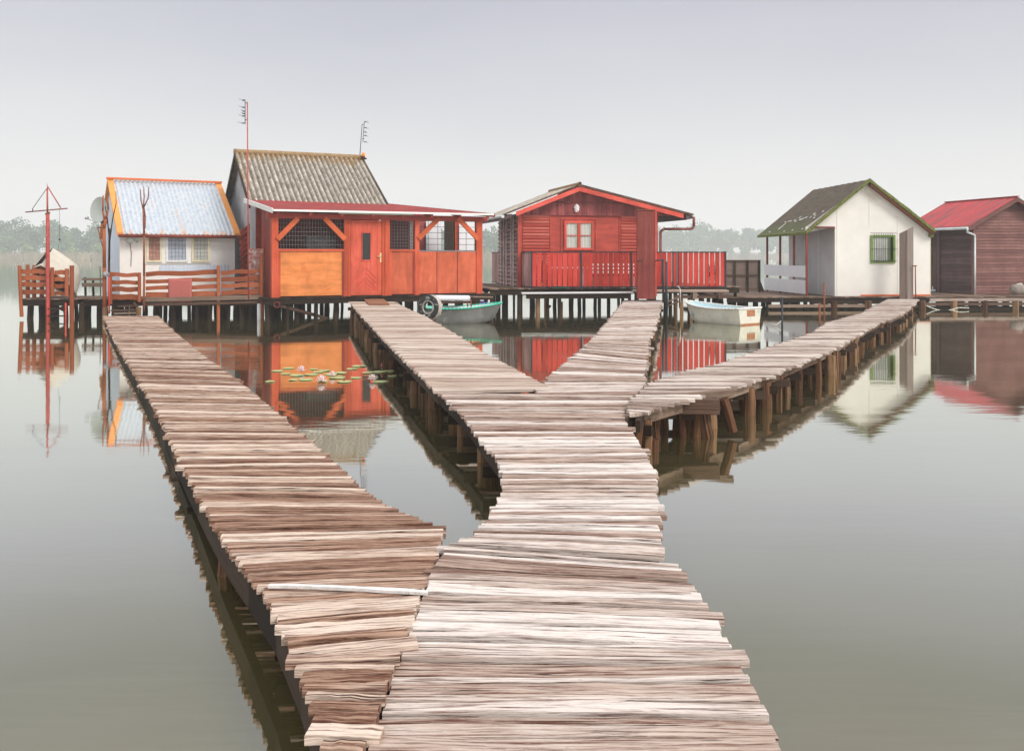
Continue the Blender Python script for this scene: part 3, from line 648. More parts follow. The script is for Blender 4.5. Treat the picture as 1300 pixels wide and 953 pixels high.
# small pointed stakes behind the left fence
t = thing('stake_row', 'three short stakes standing behind the far left fence', 'stakes', (X(44), 23.6, zp))
for px, top in ((35, 336), (43.5, 336.5), (53, 337)):
    m = MB(); m.cyl((X(px, 23.7), 23.7, zp), (X(px, 23.7), 23.7, Z(top, 23.7)), .055, .05, 8, None, True, .1, 2, False); m.build('stake', 'fence_paint', t)
# white pipe by the fence end
m = MB(); m.cyl((X(330), 23.22, -.4), (X(330), 23.22, Z(385)), .05, .05, 10); recenter(tag(m.build('drain_pipe', 'white_pipe'), 'short white pipe standing in the water at the fence end', 'pipe'))
# mast with cross arm
t = thing('mast', 'tall red mast with cross arm and two slanted stays on the far left landing', 'mast', (X(61), 23.3, 0))
m = MB(); m.cyl((X(61), 23.3, -.3), (X(60.5), 23.3, Z(272)), .055, .045, 10, None, True, .04, 6); m.build('pole', 'mast_red', t)
m = MB(); m.cyl((X(60.3), 23.3, Z(274)), (X(60), 23.3, Z(239)), .024, .02, 8); m.cyl((X(60), 23.3, Z(239)), (X(60), 23.3, Z(233)), .008, .006, 5); m.build('upper_pole', 'mast_red', t)
m = MB(); m.cyl((X(34), 23.24, Z(269.5)), (X(87), 23.24, Z(264.8)), .016, .016, 8); m.build('cross_arm', 'rust', t)
m = MB(); m.cyl((X(43), 23.24, Z(268)), (X(43.2), 23.24, Z(265)), .012, .012, 6); m.cyl((X(43), 23.24, Z(265)), (X(59.5), 23.28, Z(240)), .008, .008, 6); m.build('stay', 'black_iron', t)
m = MB(); m.cyl((X(78.5), 23.24, Z(264)), (X(61), 23.28, Z(237)), .014, .014, 6); m.build('stay', 'mast_red', t)
m = MB(); m.cyl((X(58), 23.3, Z(272)), (X(63), 23.3, Z(270)), .03, .03, 8); m.build('clamp', 'rust', t)
m = MB(); pts = [Vector((X(75.5), 23.3, Z(265.5)-.0)), Vector((X(75.6), 23.3, Z(303)))]
m.tube(pts, .004, 4); m.cyl((X(75.6), 23.3, Z(303)), (X(75.6), 23.3, Z(305)), .02, .02, 6); m.cyl((X(75.6), 23.3, Z(305)), (X(73.5), 23.3, Z(316)), .004, .004, 4); m.cyl((X(75.6), 23.3, Z(305)), (X(78), 23.3, Z(308.5)), .004, .004, 4); m.build('hook_line', 'black_iron', t)
# ladder
t = thing('ladder', 'small red ladder going down into the water below the brown gate', 'ladder', (X(75), 23.2, 0))
for px in (64.5, 87):
    m = MB(); m.cyl((X(px), 23.15, -.3), (X(px), 23.15, Z(384)), .022, .022, 8); m.build('rail', 'bright_red', t)
for y in (391.5, 400.5, 409):
    m = MB(); m.board((X(64.5), 23.15, Z(y)), (X(87), 23.15, Z(y)), .05, .03); m.build('rung', 'dark_timber', t)
for a, b in (((66, 397), (86, 386)), ((66, 386), (86, 397))):
    m = MB(); m.board((X(a[0], 23.5), 23.5, Z(a[1], 23.5)), (X(b[0], 23.5), 23.5, Z(b[1], 23.5)), .04, .05); m.build('brace', 'dark_timber', t)

# boats -----------------------------------------------------------------
def hull(L, B, Dp, nst=16, bow=0.55, stern=.86, rocker=.12, flare=.8, th=.02, sheer=.14, rake=.35):
    """returns outer(u,w) surface of a dinghy: u along from stern 0 to bow 1, w 0..1 from left gunwale over the keel to right gunwale"""
    def fn(u, w, inset=0.0):
        beam = B/2*(stern+(1-stern)*math.sin(min(1, u/.45)*math.pi/2)) if u < .45 else B/2*math.cos((u-.45)/.55*math.pi/2)**.62
        beam = max(beam-inset, .004); keel = rocker*Dp*max(0, (u-.5)/.5)**2.2*3.2; top = Dp+sheer*Dp*(2*abs(u-.3))**2
        a = (w-.5)*2; sg = 1 if a >= 0 else -1; k = abs(a)
        if k < .55: y = beam*flare*(k/.55)**.9; z = keel+inset+.04*Dp*(k/.55)**2
        else: t = (k-.55)/.45; y = beam*(flare+(1-flare)*t); z = lerp(keel+inset+.04*Dp, top, t**1.1)
        z = min(z, top)
        x = L*u-(rake*(top-z)*max(0, (u-.55)/.45)**1.5)
        return (x, sg*y, z)
    return fn
def boat(t, origin, yaw, L, B, Dp, mats, tilt=(0, 0), thwarts=2, open_stern=False, **kw):
    from mathutils import Matrix
    M = Matrix.Translation(Vector(origin)) @ Matrix.Rotation(R(yaw), 4, 'Z') @ Matrix.Rotation(R(tilt[1]), 4, 'Y') @ Matrix.Rotation(R(tilt[0]), 4, 'X')
    fn = hull(L, B, Dp, **kw); W = lambda p: M @ Vector(p)
    m = MB(); m.grid(lambda u, w: W(fn(u, w)), 22, 16, lambda u, w: (u*L, w*B), .5, True, True)
    n = 8                                                   # transom
    b = len(m.v); ring = [W(fn(0, i/16)) for i in range(17)]; m.v.extend(ring)
    if not open_stern: m.face(list(range(b, b+17)), [(0, 0)]*17, .5)
    h = m.build('hull', mats[0], t)
    m = MB(); m.grid(lambda u, w: W(fn(.02+u*.96, w, .025)), 22, 16, lambda u, w: (u*L, w*B), .5, True, False)
    b = len(m.v); ring = [W(fn(.02, i/16, .025)) for i in range(17)]; m.v.extend(ring)
    if not open_stern: m.face(list(range(b+16, b-1, -1)), [(0, 0)]*17, .5)
    m.build('lining', mats[1], t)
    m = MB()
    for w in (0, 1):
        pts = [W(Vector(fn(i/22, w))+Vector((0, .012 if w else -.012, .008))) for i in range(23)]
        m.tube(pts, .022, 6, .5)
    m.cyl(W(Vector(fn(0, 0))), W(Vector(fn(0, 1))), .022, .022, 6, .5); m.build('gunwale', mats[2], t)
    for k in range(thwarts):
        u = (.22, .55, .8)[k]; y = fn(u, 1)[1]*.93; z = fn(u, 1)[2]-.09*1.2
        m = MB(); c = [W((L*u-.1, -y, z)), W((L*u+.1, -y*.98, z)), W((L*u+.1, y*.98, z)), W((L*u-.1, y, z))]; m.poly(c, .025, (0, 0, 1)); m.build('thwart', mats[1], t)
    return M, fn
t = thing('beached_boat', 'cream upturned dinghy leaning on the far left landing, dark inside', 'boat', (X(80, 24.2), 24.2, zp))
boat(t, (X(64, 24.0), 23.95, Z(317, 23.95)), 38, 1.25, .92, .6, ('shell_cream', 'dark_inside', 'shell_cream'), tilt=(166, 38), thwarts=0, open_stern=True, sheer=.02)

# satellite dish
t = thing('satellite_dish', 'grey satellite dish facing left on a bracket by the blue roofed hut', 'satellite dish', (X(131, 23.9), 23.9, zp))
c = P(128, 267, 23.9); dn = Vector((-.40, -.90, .10)).normalized(); dx = dn.cross(Vector((0, 0, 1))).normalized(); dy = dx.cross(dn)
m = MB()
for off, fl in ((0, False), (-.012, True)):
    m.grid(lambda u, w: c+dx*(.31*w*math.cos(6.2832*u))+dy*(.35*w*math.sin(6.2832*u))+dn*(.07*w*w+off), 28, 5, lambda u, w: (u, w), .5, True, fl)
m.build('reflector', 'dish_grey', t)
m = MB(); fd = Vector((-.32, -.18, -.22)); m.tube([c-dy*.34+dn*.07, c+fd], .011); m.cyl(c+fd, c+fd+Vector((.03, .08, .02)), .03, .035, 8); m.build('feed_arm', 'steel', t)
m = MB(); m.box(c.x-.02, c.x+.12, c.y+.03, c.y+.12, c.z-.34, c.z+.05); m.cyl(c-dn*.02, c-dn*.1+Vector((.06, .02, -.1)), .04, .03, 8); m.build('bracket', 'black_iron', t)
m = MB(); m.tube([P(124, 289, 23.9), P(131, 289, 23.9)], .02); m.tube([P(124, 289, 23.9), P(132, 320, 23.9)], .012); m.tube([P(133, 289, 23.9), Vector((P(133, 289, 23.9).x, 23.9, zp))], .018); m.build('stand', 'rust', t)
# forked poles
def forked(label, trunk, forks, D, r, mat='rust', zb=None):
    t = thing('forked_pole', label, 'pole', tuple(P(trunk[0][0], trunk[0][1], D)))
    m = MB(); pts = [P(a, b, D) for a, b in trunk]
    for i, (p, q) in enumerate(zip(pts[:-1], pts[1:])): m.cyl(p, q, r*(1-.08*i), r*(1-.08*(i+1)), 8, .4, True, .08, 2, True)
    m.build('trunk', mat, t)
    for fk in forks:
        m = MB(); pts = [P(a, b, D+rnd(-.04, .04)) for a, b in fk]
        for i, (p, q) in enumerate(zip(pts[:-1], pts[1:])): m.cyl(p, q, r*.55*(1-.2*i), r*.55*(1-.2*(i+1)), 7, .4)
        m.build('branch', mat, t)
forked('stout rusty brown forked pole just left of the hut corner', [(133, 402), (132.6, 340), (132, 290), (134, 278)], [[(133, 280), (130.5, 268), (131, 248)], [(134, 280), (137.5, 266), (136.5, 250)]], 23.15, .05, 'fence_paint')
forked('thin dark forked pole in front of the hut side wall', [(138.5, 382), (138.5, 330), (139, 290)], [[(138.5, 312), (143, 278), (147.5, 258), (147, 243)], [(138.5, 300), (136, 275), (133.5, 262)]], 23.3, .03, 'dark_timber')
forked('slim forked sapling pole between the fence panels in front of the hut', [(182.5, 395), (183, 350), (183, 300), (182, 265)], [[(182, 266), (179, 255), (178.3, 240)], [(182, 266), (183, 250), (182.4, 237)], [(182.2, 264), (188, 252), (189, 237)], [(184, 290), (184.5, 276), (183, 262)]], 23.15, .033, 'rust')
m = MB(); m.cyl(P(138.7, 398, 23.0), P(138.3, 351, 23.0), .022, .022, 8); recenter(tag(m.build('red_stake', 'bright_red'), 'thin bright red stake beside the left forked pole', 'stake'))
t = thing('rag', 'crumpled grey cloth draped over the left fence post top', 'cloth', tuple(P(135, 352, 23.1)))
m = MB(); cc = P(134.5, 348, 23.06)
m.grid(lambda u, w: cc+Vector(((.075+.015*math.sin(u*31))*math.cos(6.2832*u)*math.sin(w*2.4), .07*math.sin(6.2832*u)*math.sin(w*2.4), .07*math.cos(w*2.4)-.02*math.sin(u*19)*w)), 18, 8, lambda u, w: (u, w)); m.build('cloth', 'cloth_grey', t)
# mat
m = MB()
m.grid(lambda u, w: (lerp(X(214.5), X(244.5), u), 23.25+.004*math.sin(u*8)-.01*math.sin(w*3), lerp(Z(384), Z(353.5), w)+.004*math.sin(u*6)), 10, 8, lambda u, w: (u, w))
o = m.build('red_mat', 'mat_red', None, lambda o: setattr(o.modifiers.new('thick', 'SOLIDIFY'), 'thickness', .012)); recenter(tag(o, 'faded red mat hanging over the hut fence', 'mat'))
# small back rail on the link
t = thing('low_rail', 'low weathered rail with thin rods behind the plank link left of the hut', 'railing', (X(118, 24.9), 24.9, zp))
for y in (354.5, 361.5):
    m = MB(); m.board(P(104, y, 24.9), P(133, y, 24.9), .04, .07 if y < 356 else .11); m.build('rail', 'timber', t)
for px, top in ((108, 352), (118, 353), (127, 338)):
    m = MB(); m.cyl((P(px, 370, 24.9).x, 24.93, zp), P(px, top, 24.93), .012 if top < 340 else .03, .01 if top < 340 else .03, 6); m.build('rod', 'dark_timber', t)
# loose boards and steps where the brown boardwalk meets the platform
t = thing('step_boards', 'rough low steps of stacked boards between brown boardwalk and hut platform', 'steps', (X(160), 23.0, .2))
for a, b, y, d in ((142, 178, 394, .02), (150, 176, 389, .08), (146, 176, 398, -.06)):
    m = MB(); m.board(P(a, y, 23.1+d), P(b, y-1, 23.1+d), .14, .04); m.build('board', 'timber', t)
m = MB(); m.cyl(P(170, 384, 23.1), P(175, 392, 23.05), .03, .03, 8); m.build('branch', 'post_wood', t)
for px in (133, 176):
    m = MB(); m.cyl((P(px, 400, 23.0).x, 23.0, -.4), P(px, 390, 23.0), .07, .06, 9, None, True, .12, 3, False); m.build('post', 'post_wood', t)

# --- the hut itself
WH = Frame(152, 24.3, 29)
t = thing('white_hut', 'small white hut with blue corrugated roof edged in orange', 'hut', tuple(WH.pt(1.4, 1.2, zp)))
Wd = WH.s(298); vb = 2.9; ve = -.28; ze = WH.z(297, 0, ve); vr = 2.45; zr = WH.z(229, WH.s(155, ve), vr)
sl_, sr_ = WH.s(150, ve), WH.s(304, ve); slope = (zr-ze)/(vr-ve)
zw = lambda v: ze+slope*(v-ve)-.05
m = MB(); m.fbox(WH, 0, Wd, 0, .06, zp, zw(0)); m.build('front_wall', 'hut_white', t)
for s0 in (0, Wd-.06):
    m = MB(); q = [WH.pt(s0, .061, zp), WH.pt(s0, 2*vr, zp), WH.pt(s0, 2*vr, zw(.061)), WH.pt(s0, vr, zw(vr)), WH.pt(s0, .061, zw(.061))]
    m.poly(q, .06, WH.pt(-1, 0, 0)-WH.pt(0, 0, 0)) if s0 == 0 else m.poly([p+(WH.pt(.06, 0, 0)-WH.pt(0, 0, 0)) for p in q][::-1], .06, WH.pt(1, 0, 0)-WH.pt(0, 0, 0)); m.build('side_wall', 'hut_side', t)
m = MB(); m.fbox(WH, .06, Wd-.06, 2*vr-.06, 2*vr, zp, zw(.06)); m.build('back_wall', 'hut_white', t)
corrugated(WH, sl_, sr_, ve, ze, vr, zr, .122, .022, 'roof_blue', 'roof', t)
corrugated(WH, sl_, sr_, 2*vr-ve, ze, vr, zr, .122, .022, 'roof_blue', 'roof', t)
for nm, s0 in (('barge_board', sl_-.03), ('barge_board', sr_-.13)):
    m = MB(); k = Vector((0, 0, 1)); q = [(ve-.02, ze+.03), (vr, zr+.03)]
    for vv, sg in ((0, 1), (1, -1)):
        va, vbb = (ve-.02, vr) if sg == 1 else (2*vr-ve+.02, vr)
        m.hexa([WH.pt(s0, va, ze-.05), WH.pt(s0+.16, va, ze-.05), WH.pt(s0+.16, va, ze+.045), WH.pt(s0, va, ze+.045), WH.pt(s0, vbb, zr-.05), WH.pt(s0+.16, vbb, zr-.05), WH.pt(s0+.16, vbb, zr+.045), WH.pt(s0, vbb, zr+.045)])
    m.build(nm, 'orange_metal', t)
m = MB(); m.fbox(WH, sl_-.05, sr_+.05, vr-.09, vr+.09, zr+.03, zr+.085); m.build('ridge_cap', 'ridge_orange', t)
m = MB(); m.cyl(WH.pt(sl_, ve-.05, ze-.05), WH.pt(sr_+.03, ve-.05, ze-.05), .045, .045, 10); m.build('gutter', 'gutter_red', t)
m = MB(); m.cyl(WH.pt(sr_-.05, ve-.05, ze-.05), WH.pt(sr_-.05, ve-.05, ze-.18), .045, .03, 8); m.tube([WH.pt(sr_-.05, ve-.05, ze-.16), WH.pt(sr_+.05, ve+.1, ze-.30), WH.pt(sr_+.1, .1, ze-.36)], .028, 8); m.build('downpipe', 'gutter_red', t)
zt, zb_ = WH.z(299, WH.s(225), 0), WH.z(333.5, WH.s(225), 0)
m = MB(); m.fbox(WH, WH.s(183.5), WH.s(268), -.03, -.002, zb_-.03, zt+.03); m.build('window_surround', 'white_paint', t)
for a, b, mt, cm in ((186, 205, 'cream_paint', 'curtain_orange'), (210.5, 238, 'white_paint', 'curtain_blue'), (243, 265.5, 'cream_paint', 'curtain')):
    m = MB(); s0, s1 = WH.s(a), WH.s(b); f = .05; z0, z1 = zb_+.02, zt
    for q in ((s0, s0+f, z0, z1), (s1-f, s1, z0, z1), (s0+f, s1-f, z0, z0+f), (s0+f, s1-f, z1-f, z1)): m.fbox(WH, q[0], q[1], -.065, -.032, q[2], q[3])
    fr_ = m.build('window', mt, t)
    m = MB(); n = 26
    m.grid(lambda u, w: WH.pt(lerp(s0+f, s1-f, u), -.04+.006*math.sin(u*34), lerp(z0+f, z1-f, w)), n, 2, lambda u, w: (u, w)); m.build('curtain', cm, fr_)
    wire_mesh(WH, s0+f, s1-f, -.056, z0+f, z1-f, .09, .1, .0035, fr_)
m = MB(); cpt = WH.pt(WH.s(165), -.03, WH.z(305, WH.s(165), 0)); nn = WH.pt(0, -1, 0)-WH.pt(0, 0, 0)
m.cyl(cpt+nn*0.0, cpt+nn*.08, .085, .075, 16); lm = m.build('wall_lamp', 'dish_grey', t)
m = MB(); m.tube([cpt+Vector((0, 0, -.08)), cpt+Vector((.03, .02, -.35)), cpt+Vector((.02, .01, -.7))], .007, 5); m.build('cable', 'black_iron', t)
for px, py, w_ in ((172, 299, .03), (174, 307, .05), (161, 290+10, .05)):
    m = MB(); a = WH.pt(WH.s(px), 0, WH.z(py, WH.s(px), 0)); m.board(a+nn*.004, a+nn*.05, w_, w_); m.build('fitting', 'steel', t)
m = MB(); s0 = WH.s(203)
m.grid(lambda u, w: WH.pt(lerp(WH.s(203), WH.s(290), u), -.03+.008*math.sin(u*120), lerp(WH.z(346, 1.5, 0), WH.z(336.5, 1.5, 0), w)), 150, 2, lambda u, w: (u, w)); m.build('wall_sheet', 'hut_side', t)
# brick pillar and slatted shutter between hut and cabin
t = thing('brick_pillar', 'whitewashed red brick pillar between white hut and red cabin', 'brick pillar', (X(326, 23.9), 23.9, zp))
m = MB(); x0, x1 = X(315.5, 23.9), X(335, 23.9); row = 0; z = zp
while z < Z(318, 23.9):
    n = 2; of = .12 if row % 2 else 0
    for (a, b) in (((0, .5), (.5, 1)) if row % 2 else ((0, .28), (.28, .72), (.72, 1))):
        m.box(lerp(x0, x1, a)+.006, lerp(x0, x1, b)-.006, 23.9+rnd(-.012, .012), 24.2, z, z+.085)
    z += .10; row += 1
m.build('bricks', 'brick', t)
m = MB(); m.box(x0+.012, x1-.012, 23.93, 24.17, zp-.001, z-.02); m.build('mortar', 'white_pipe', t)
t = thing('slatted_shutter', 'red slatted shutter leaning between the hut and the orange cabin', 'shutter', (X(311, 24.3), 24.3, zp))
m = MB()
for i in range(9):
    y = 290+i*7; m.board(P(305, y+6, 24.3), P(316, y-2, 24.5), .02, .11, (0, 0, 1))
m.build('slats', 'side_red', t)
m = MB(); m.cyl(P(315.5, 376, 24.25), P(315.5, 284, 24.25), .03, .03, 8); m.build('stile', 'side_red', t)

# ================================================================== ORANGE CABIN
O = Frame(345, 22.9, 25)
W_ = O.s(612); zd = O.z(378); vp = 1.7
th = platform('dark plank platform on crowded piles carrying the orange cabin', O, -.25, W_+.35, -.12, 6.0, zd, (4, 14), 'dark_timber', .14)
t = thing('orange_cabin', 'orange and red cabin with grey corrugated roof, mesh windows and red porch roof', 'cabin', tuple(O.pt(2.6, 2.5, zd)))
cab = t
zh0 = O.z(277, .1); zh1 = O.z(270, .1); zsill = O.z(317.5, .1); pw = .16
def fb(name, mat, *a): m = MB(); m.fbox(O, *a); return m.build(name, mat, cab)
for a, b in ((345, 353.5), (437, 443), (489, 495), (527, 532.5), (605, 612.5)):
    fb('corner_post' if a in (345, 605) else 'post', 'orange_frame', O.s(a), O.s(b), -.0, .14, zd, zh0)
fb('sill_plate', 'dark_timber', -.02, W_+.02, -.03, .16, zd-.07, zd-.001)
fb('header_beam', 'beam_red', -.12, W_+.16, -.02, .14, zh0+.001, zh1)
def ply(a, b, mat, inset=.03):
    s0, s1 = O.s(a), O.s(b); o = fb('wall_panel', mat, s0+.002, s1-.002, .03, .06, zd+.03, zsill-.03)
    return o
ply(353.5, 437, 'orange_ply'); ply(495, 527, 'coral_ply'); ply(532.5, 555, 'coral_ply'); ply(555.6, 581, 'coral_ply'); ply(581.6, 605, 'coral_ply')
for a, b in ((353.5, 437), (495, 527)):
    fb('sill', 'orange_frame', O.s(a)+.001, O.s(b)-.001, .0, .10, zsill-.028, zsill+.03)
    for q in (a, b):
        s0 = O.s(q)+(.002 if q == a else -.052); fb('panel_frame', 'beam_red' if q == b else 'orange_frame', s0, s0+.05, .008, .029, zd+.002, zsill-.03)
fb('sill', 'mesh_wire', O.s(532.5)+.001, O.s(605)-.001, .02, .08, zsill-.028, zsill+.004)
for q in (555.3, 581.3): fb('panel_batten', 'beam_red', O.s(q)-.012, O.s(q)+.012, .015, .029, zd+.03, zsill-.03)
def brace(a, b):
    m = MB(); pa = O.pt(O.s(a[0]), -.02, O.z(a[1], O.s(a[0]))); pb = O.pt(O.s(b[0]), -.02, O.z(b[1], O.s(b[0])))
    m.board(pa, pb, .05, .13, (0, 0, 1)); m.build('brace', 'brace_paint', cab)
brace((352, 304), (378, 277)); brace((412, 277), (438, 304)); brace((531, 303), (557, 277)); brace((581, 277), (607, 304))
wire_mesh(O, O.s(353.5), O.s(437), .08, zsill+.03, zh0, .075, .11, .005, cab)
wire_mesh(O, O.s(495), O.s(527), .08, zsill+.03, zh0, .075, .09, .005, cab)
wire_mesh(O, O.s(532.5), O.s(605), .08, zsill+.003, zh0, .30, .155, .006, cab, 'black_iron')
# door
s0, s1 = O.s(445.5), O.s(485.5); zdt = O.z(278.5, .9)
fb('door_frame', 'orange_frame', O.s(443)+.002, s0, .02, .12, zd, zh0); fb('door_frame', 'orange_frame', s1, O.s(489)-.002, .02, .12, zd, zh0)
door = fb('door', 'door_red', s0+.01, s1-.01, .045, .085, zd+.02, zdt)
def dp(name, mat, *a): m = MB(); m.fbox(O, *a); return m.build(name, mat, door)
for q in ((s0+.012, s0+.10, zd+.02, zdt), (s1-.13, s1-.012, zd+.02, zdt), (s0+.101, s1-.131, zd+.02, zd+.12), (s0+.101, s1-.131, zdt-.1, zdt)):
    dp('moulding', 'orange_frame' if q[0] > s0+.5 else 'door_red', q[0], q[1], .033, .044, q[2], q[3])
ga, gb = O.s(460.5), O.s(470.5); gz0, gz1 = O.z(330, .8), O.z(295, .8)
dp('pane', 'glass_dark', ga, gb, .036, .044, gz0, gz1)
for q in ((ga-.03, ga, gz0-.03, gz1+.03), (gb, gb+.03, gz0-.03, gz1+.03), (ga, gb, gz1, gz1+.03), (ga, gb, gz0-.03, gz0)): dp('pane_frame', 'fascia_red', q[0], q[1], .024, .044, q[2], q[3])
hs = O.s(484); dp('handle_plate', 'brass', hs-.03, hs+.01, .02, .032, O.z(333, hs), O.z(321, hs)); m = MB(); m.cyl(O.pt(hs-.01, .0, O.z(325.5, hs)), O.pt(hs-.11, .0, O.z(325.5, hs)), .013, .013, 8); m.cyl(O.pt(hs-.01, .0, O.z(325.5, hs)), O.pt(hs-.01, .032, O.z(325.5, hs)), .012, .012, 8); m.build('handle', 'brass', door)
cs, cz = (s0+s1)/2-.02, zd+.62
for k in range(4):
    for sg in (-1, 1):
        m = MB(); a = O.pt(cs+sg*.02, .04, cz+.12-k*.13); b = O.pt(cs+sg*.30, .04, cz-.16-k*.13 if k < 3 else zd+.15); m.board(a, b, .012, .02); m.build('carved_groove', 'fascia_red', door)
# left side wall of upright boards
m = MB(); n = 9
for i in range(n): 
    v0 = .15+(vp-.15)*i/n; v1 = .15+(vp-.15)*(i+1)/n-.008
    m.fbox(O, .0, .03+(.012 if i % 2 else 0), v0, v1, zd, zh0+.30)
m.build('side_wall', 'side_red', cab)
# house box behind the porch
sb0, sb1 = O.s(325, vp), 3.30; vr = 4.25; zrid = 4.69; zev = 3.05; vev = 1.52; slp = (zrid-zev)/(vr-vev); vback = 2*vr-1.7
zwl = lambda v: zev+slp*(min(v, 2*vr-v)-vev)-.06
fb('front_wall', 'side_red', sb0, sb1, vp, vp+.08, zd, zwl(vp)-.03)
for s_, mt in ((sb0, 'grey_wall'), (sb1-.06, 'side_red')):
    m = MB(); q = [O.pt(s_, vp+.081, zd), O.pt(s_, vback, zd), O.pt(s_, vback, zwl(vback)), O.pt(s_, vr, zwl(vr)), O.pt(s_, vp+.081, zwl(vp+.08))]
    if s_ == sb0: m.poly(q, .06, O.pt(-1, 0, 0)-O.pt(0, 0, 0))
    else: m.poly([p+(O.pt(.06, 0, 0)-O.pt(0, 0, 0)) for p in q][::-1], .06, O.pt(1, 0, 0)-O.pt(0, 0, 0))
    m.build('gable_wall', mt, cab)
fb('back_wall', 'grey_wall', sb0+.06, sb1-.06, vback-.06, vback, zd, zwl(vback))
rs0, rs1 = O.s(317, vev), O.s(494, vev)
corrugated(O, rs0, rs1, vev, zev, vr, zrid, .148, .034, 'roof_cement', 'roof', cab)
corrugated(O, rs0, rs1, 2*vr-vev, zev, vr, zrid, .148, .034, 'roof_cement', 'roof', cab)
m = MB(); m.cyl(O.pt(rs0-.03, vr, zrid+.0), O.pt(rs1+.03, vr, zrid+.0), .09, .09, 12, .5, True, .05, 20); m.build('ridge_cap', 'roof_cement', cab)
for s_ in (rs0-.02, rs1-.02):
    for va in (vev, 2*vr-vev):
        m = MB(); m.hexa([O.pt(s_, va, zev-.15), O.pt(s_+.04, va, zev-.15), O.pt(s_+.04, va, zev+.0), O.pt(s_, va, zev+.0), O.pt(s_, vr, zrid-.17), O.pt(s_+.04, vr, zrid-.17), O.pt(s_+.04, vr, zrid-.02), O.pt(s_, vr, zrid-.02)])
        m.build('barge_board', 'dark_timber', cab)
# porch roof
vf = -.28; zf = O.z(266, .1, vf); zb2 = zwl(vp)+.02
FL, FR_ = O.pt(O.s(347, vf), vf, zf), O.pt(O.s(627, vf), vf, zf)
BR, BL = O.pt(O.s(492, vp), vp, zb2), O.pt(O.s(311, vp), vp, zb2+.03)
m = MB(); m.poly([FL, FR_, BR, BL], .035, (0, 0, 1)); m.build('porch_roof', 'roof_red_old', cab)
m = MB(); m.board(FL+Vector((0, -.02, -.02)), FR_+Vector((0, -.02, -.015)), .025, .05); m.build('roof_edge', 'white_paint', cab)
m = MB(); m.board(FL+Vector((-.02, 0, -.03)), BL+Vector((-.02, 0, -.03)), .03, .12); m.build('roof_edge', 'white_paint', cab)
m = MB(); m.board(FR_+Vector((.03, 0, -.04)), BR+Vector((.03, 0, -.04)), .04, .10); m.build('roof_edge', 'beam_red', cab)
for i in range(8):
    s_ = .12+i*(W_)/7*.99; m = MB(); a = O.pt(s_, vf+.04, zf-.085); fr1 = min(1.0, (W_+.1-s_)/(W_-3.2)) if s_ > 3.2 else 1
    b = O.pt(s_, lerp(vf, vp, fr1)-.02, lerp(zf, zb2, fr1)-.085); m.board(a, b, .07, .09); m.build('rafter', 'beam_red', cab)
m = MB(); a, b = O.s(430, -.2), O.s(524, -.2); zz = O.z(270.5, (a+b)/2, -.2)
m.cyl(O.pt(a, -.22, zz), O.pt(b, -.22, zz), .045, .045, 12); m.build('awning_roll', 'awning_grey', cab)
# open right part of the porch: back posts and low wall, pale curtains, house side behind
for s_ in (3.95, 4.75, W_-.1): fb('back_post', 'orange_frame', s_, s_+.10, vp-.12, vp-.02, zd, zh0+.25)
fb('back_rail', 'orange_frame', sb1+.002, W_, vp-.10, vp-.04, zsill-.12, zsill-.02)
fb('back_panel', 'coral_ply', sb1+.002, W_, vp-.09, vp-.05, zd, zsill-.121)
fb('inner_wall', 'gable_red', O.s(490, 1.55), O.s(541, 1.55), 1.53, 1.57, zd, zh0+.3); fb('inner_wall', 'dark_timber', O.s(564, 1.40), O.s(577, 1.40), 1.38, 1.41, zd, zh0+.1); fb('back_post', 'orange_frame', O.s(577.5, 1.36), O.s(580.5, 1.36), 1.34, 1.42, zd, zh0+.1)
fb('cabinet', 'inside_grey', O.s(398), O.s(434), .7, 1.1, zd, O.z(300, 1.2, .9))
fb('porch_floor', 'dark_timber', .03, W_-.02, .17, vp-.01, zd-.004, zd+.012)
fb('inner_door', 'gable_red', O.s(505, 1.2), O.s(520, 1.2), 1.2, 1.25, zd+.02, zh0)
fb('white_jamb', 'white_paint', O.s(520.5, .9), O.s(524, .9), .9, .95, zd+.02, zh0)
for a, b in ((541, 560), (583, 602)): fb('curtain', 'white_board', O.s(a, 1.45), O.s(b, 1.45), 1.45, 1.47, zsill-.4, zh0+.05)
fb('porch_ceiling', 'dark_timber', .04, 3.25, .17, vp-.01, zh1+.02, zh1+.04)
# antennas
def antenna(label, mast, boom, dirx, els_, D, parent_off=0, red=True, r=.018):
    t = thing('aerial', label, 'aerial', tuple(P(mast[0][0], mast[0][1], D)))
    m = MB(); m.cyl(P(*mast[0], D), P(*mast[1], D), r, r*.8, 8); m.build('mast', 'mast_red' if red else 'black_iron', t)
    m = MB(); m.cyl(P(*boom[0], D), P(*boom[1], D), .009, .009, 6); m.build('boom', 'black_iron', t)
    m = MB(); bx = boom[0][0]
    for y in (lerp(boom[0][1], boom[1][1], .13), lerp(boom[0][1], boom[1][1], .82)): m.cyl(P(bx, y, D), P(mast[1][0], y, D), .01, .01, 6)
    m.build('clamp', 'black_iron', t)
    for i, (y, l) in enumerate(els_):
        m = MB(); a = P(bx, y, D); 
        for dy_ in (-.16, .16): m.cyl(a, a+Vector((dirx*l*D/F, dy_, .004)), .006, .005, 5)
        m.cyl(a-Vector((0, .03, 0)), a+Vector((dirx*.06, 0, 0)), .014, .014, 6); m.build('element', 'black_iron', t)
    return t
antenna('tall red aerial mast standing between hut and orange cabin', [(315.5, 380), (314, 129)], [(311.2, 127), (311.2, 158)], -1, [(127.5, 6), (136.5, 6), (141.5, 3), (144.5, 3), (147.5, 6), (156.5, 7)], 23.0)
def proj(p): return (650+F*p.x/p.y, YH+(H-p.z)*F/p.y)
RX, RY = proj(O.pt(rs1, vr, zrid+.09)); DXL = RX-470.0; DYL = RY-197.0
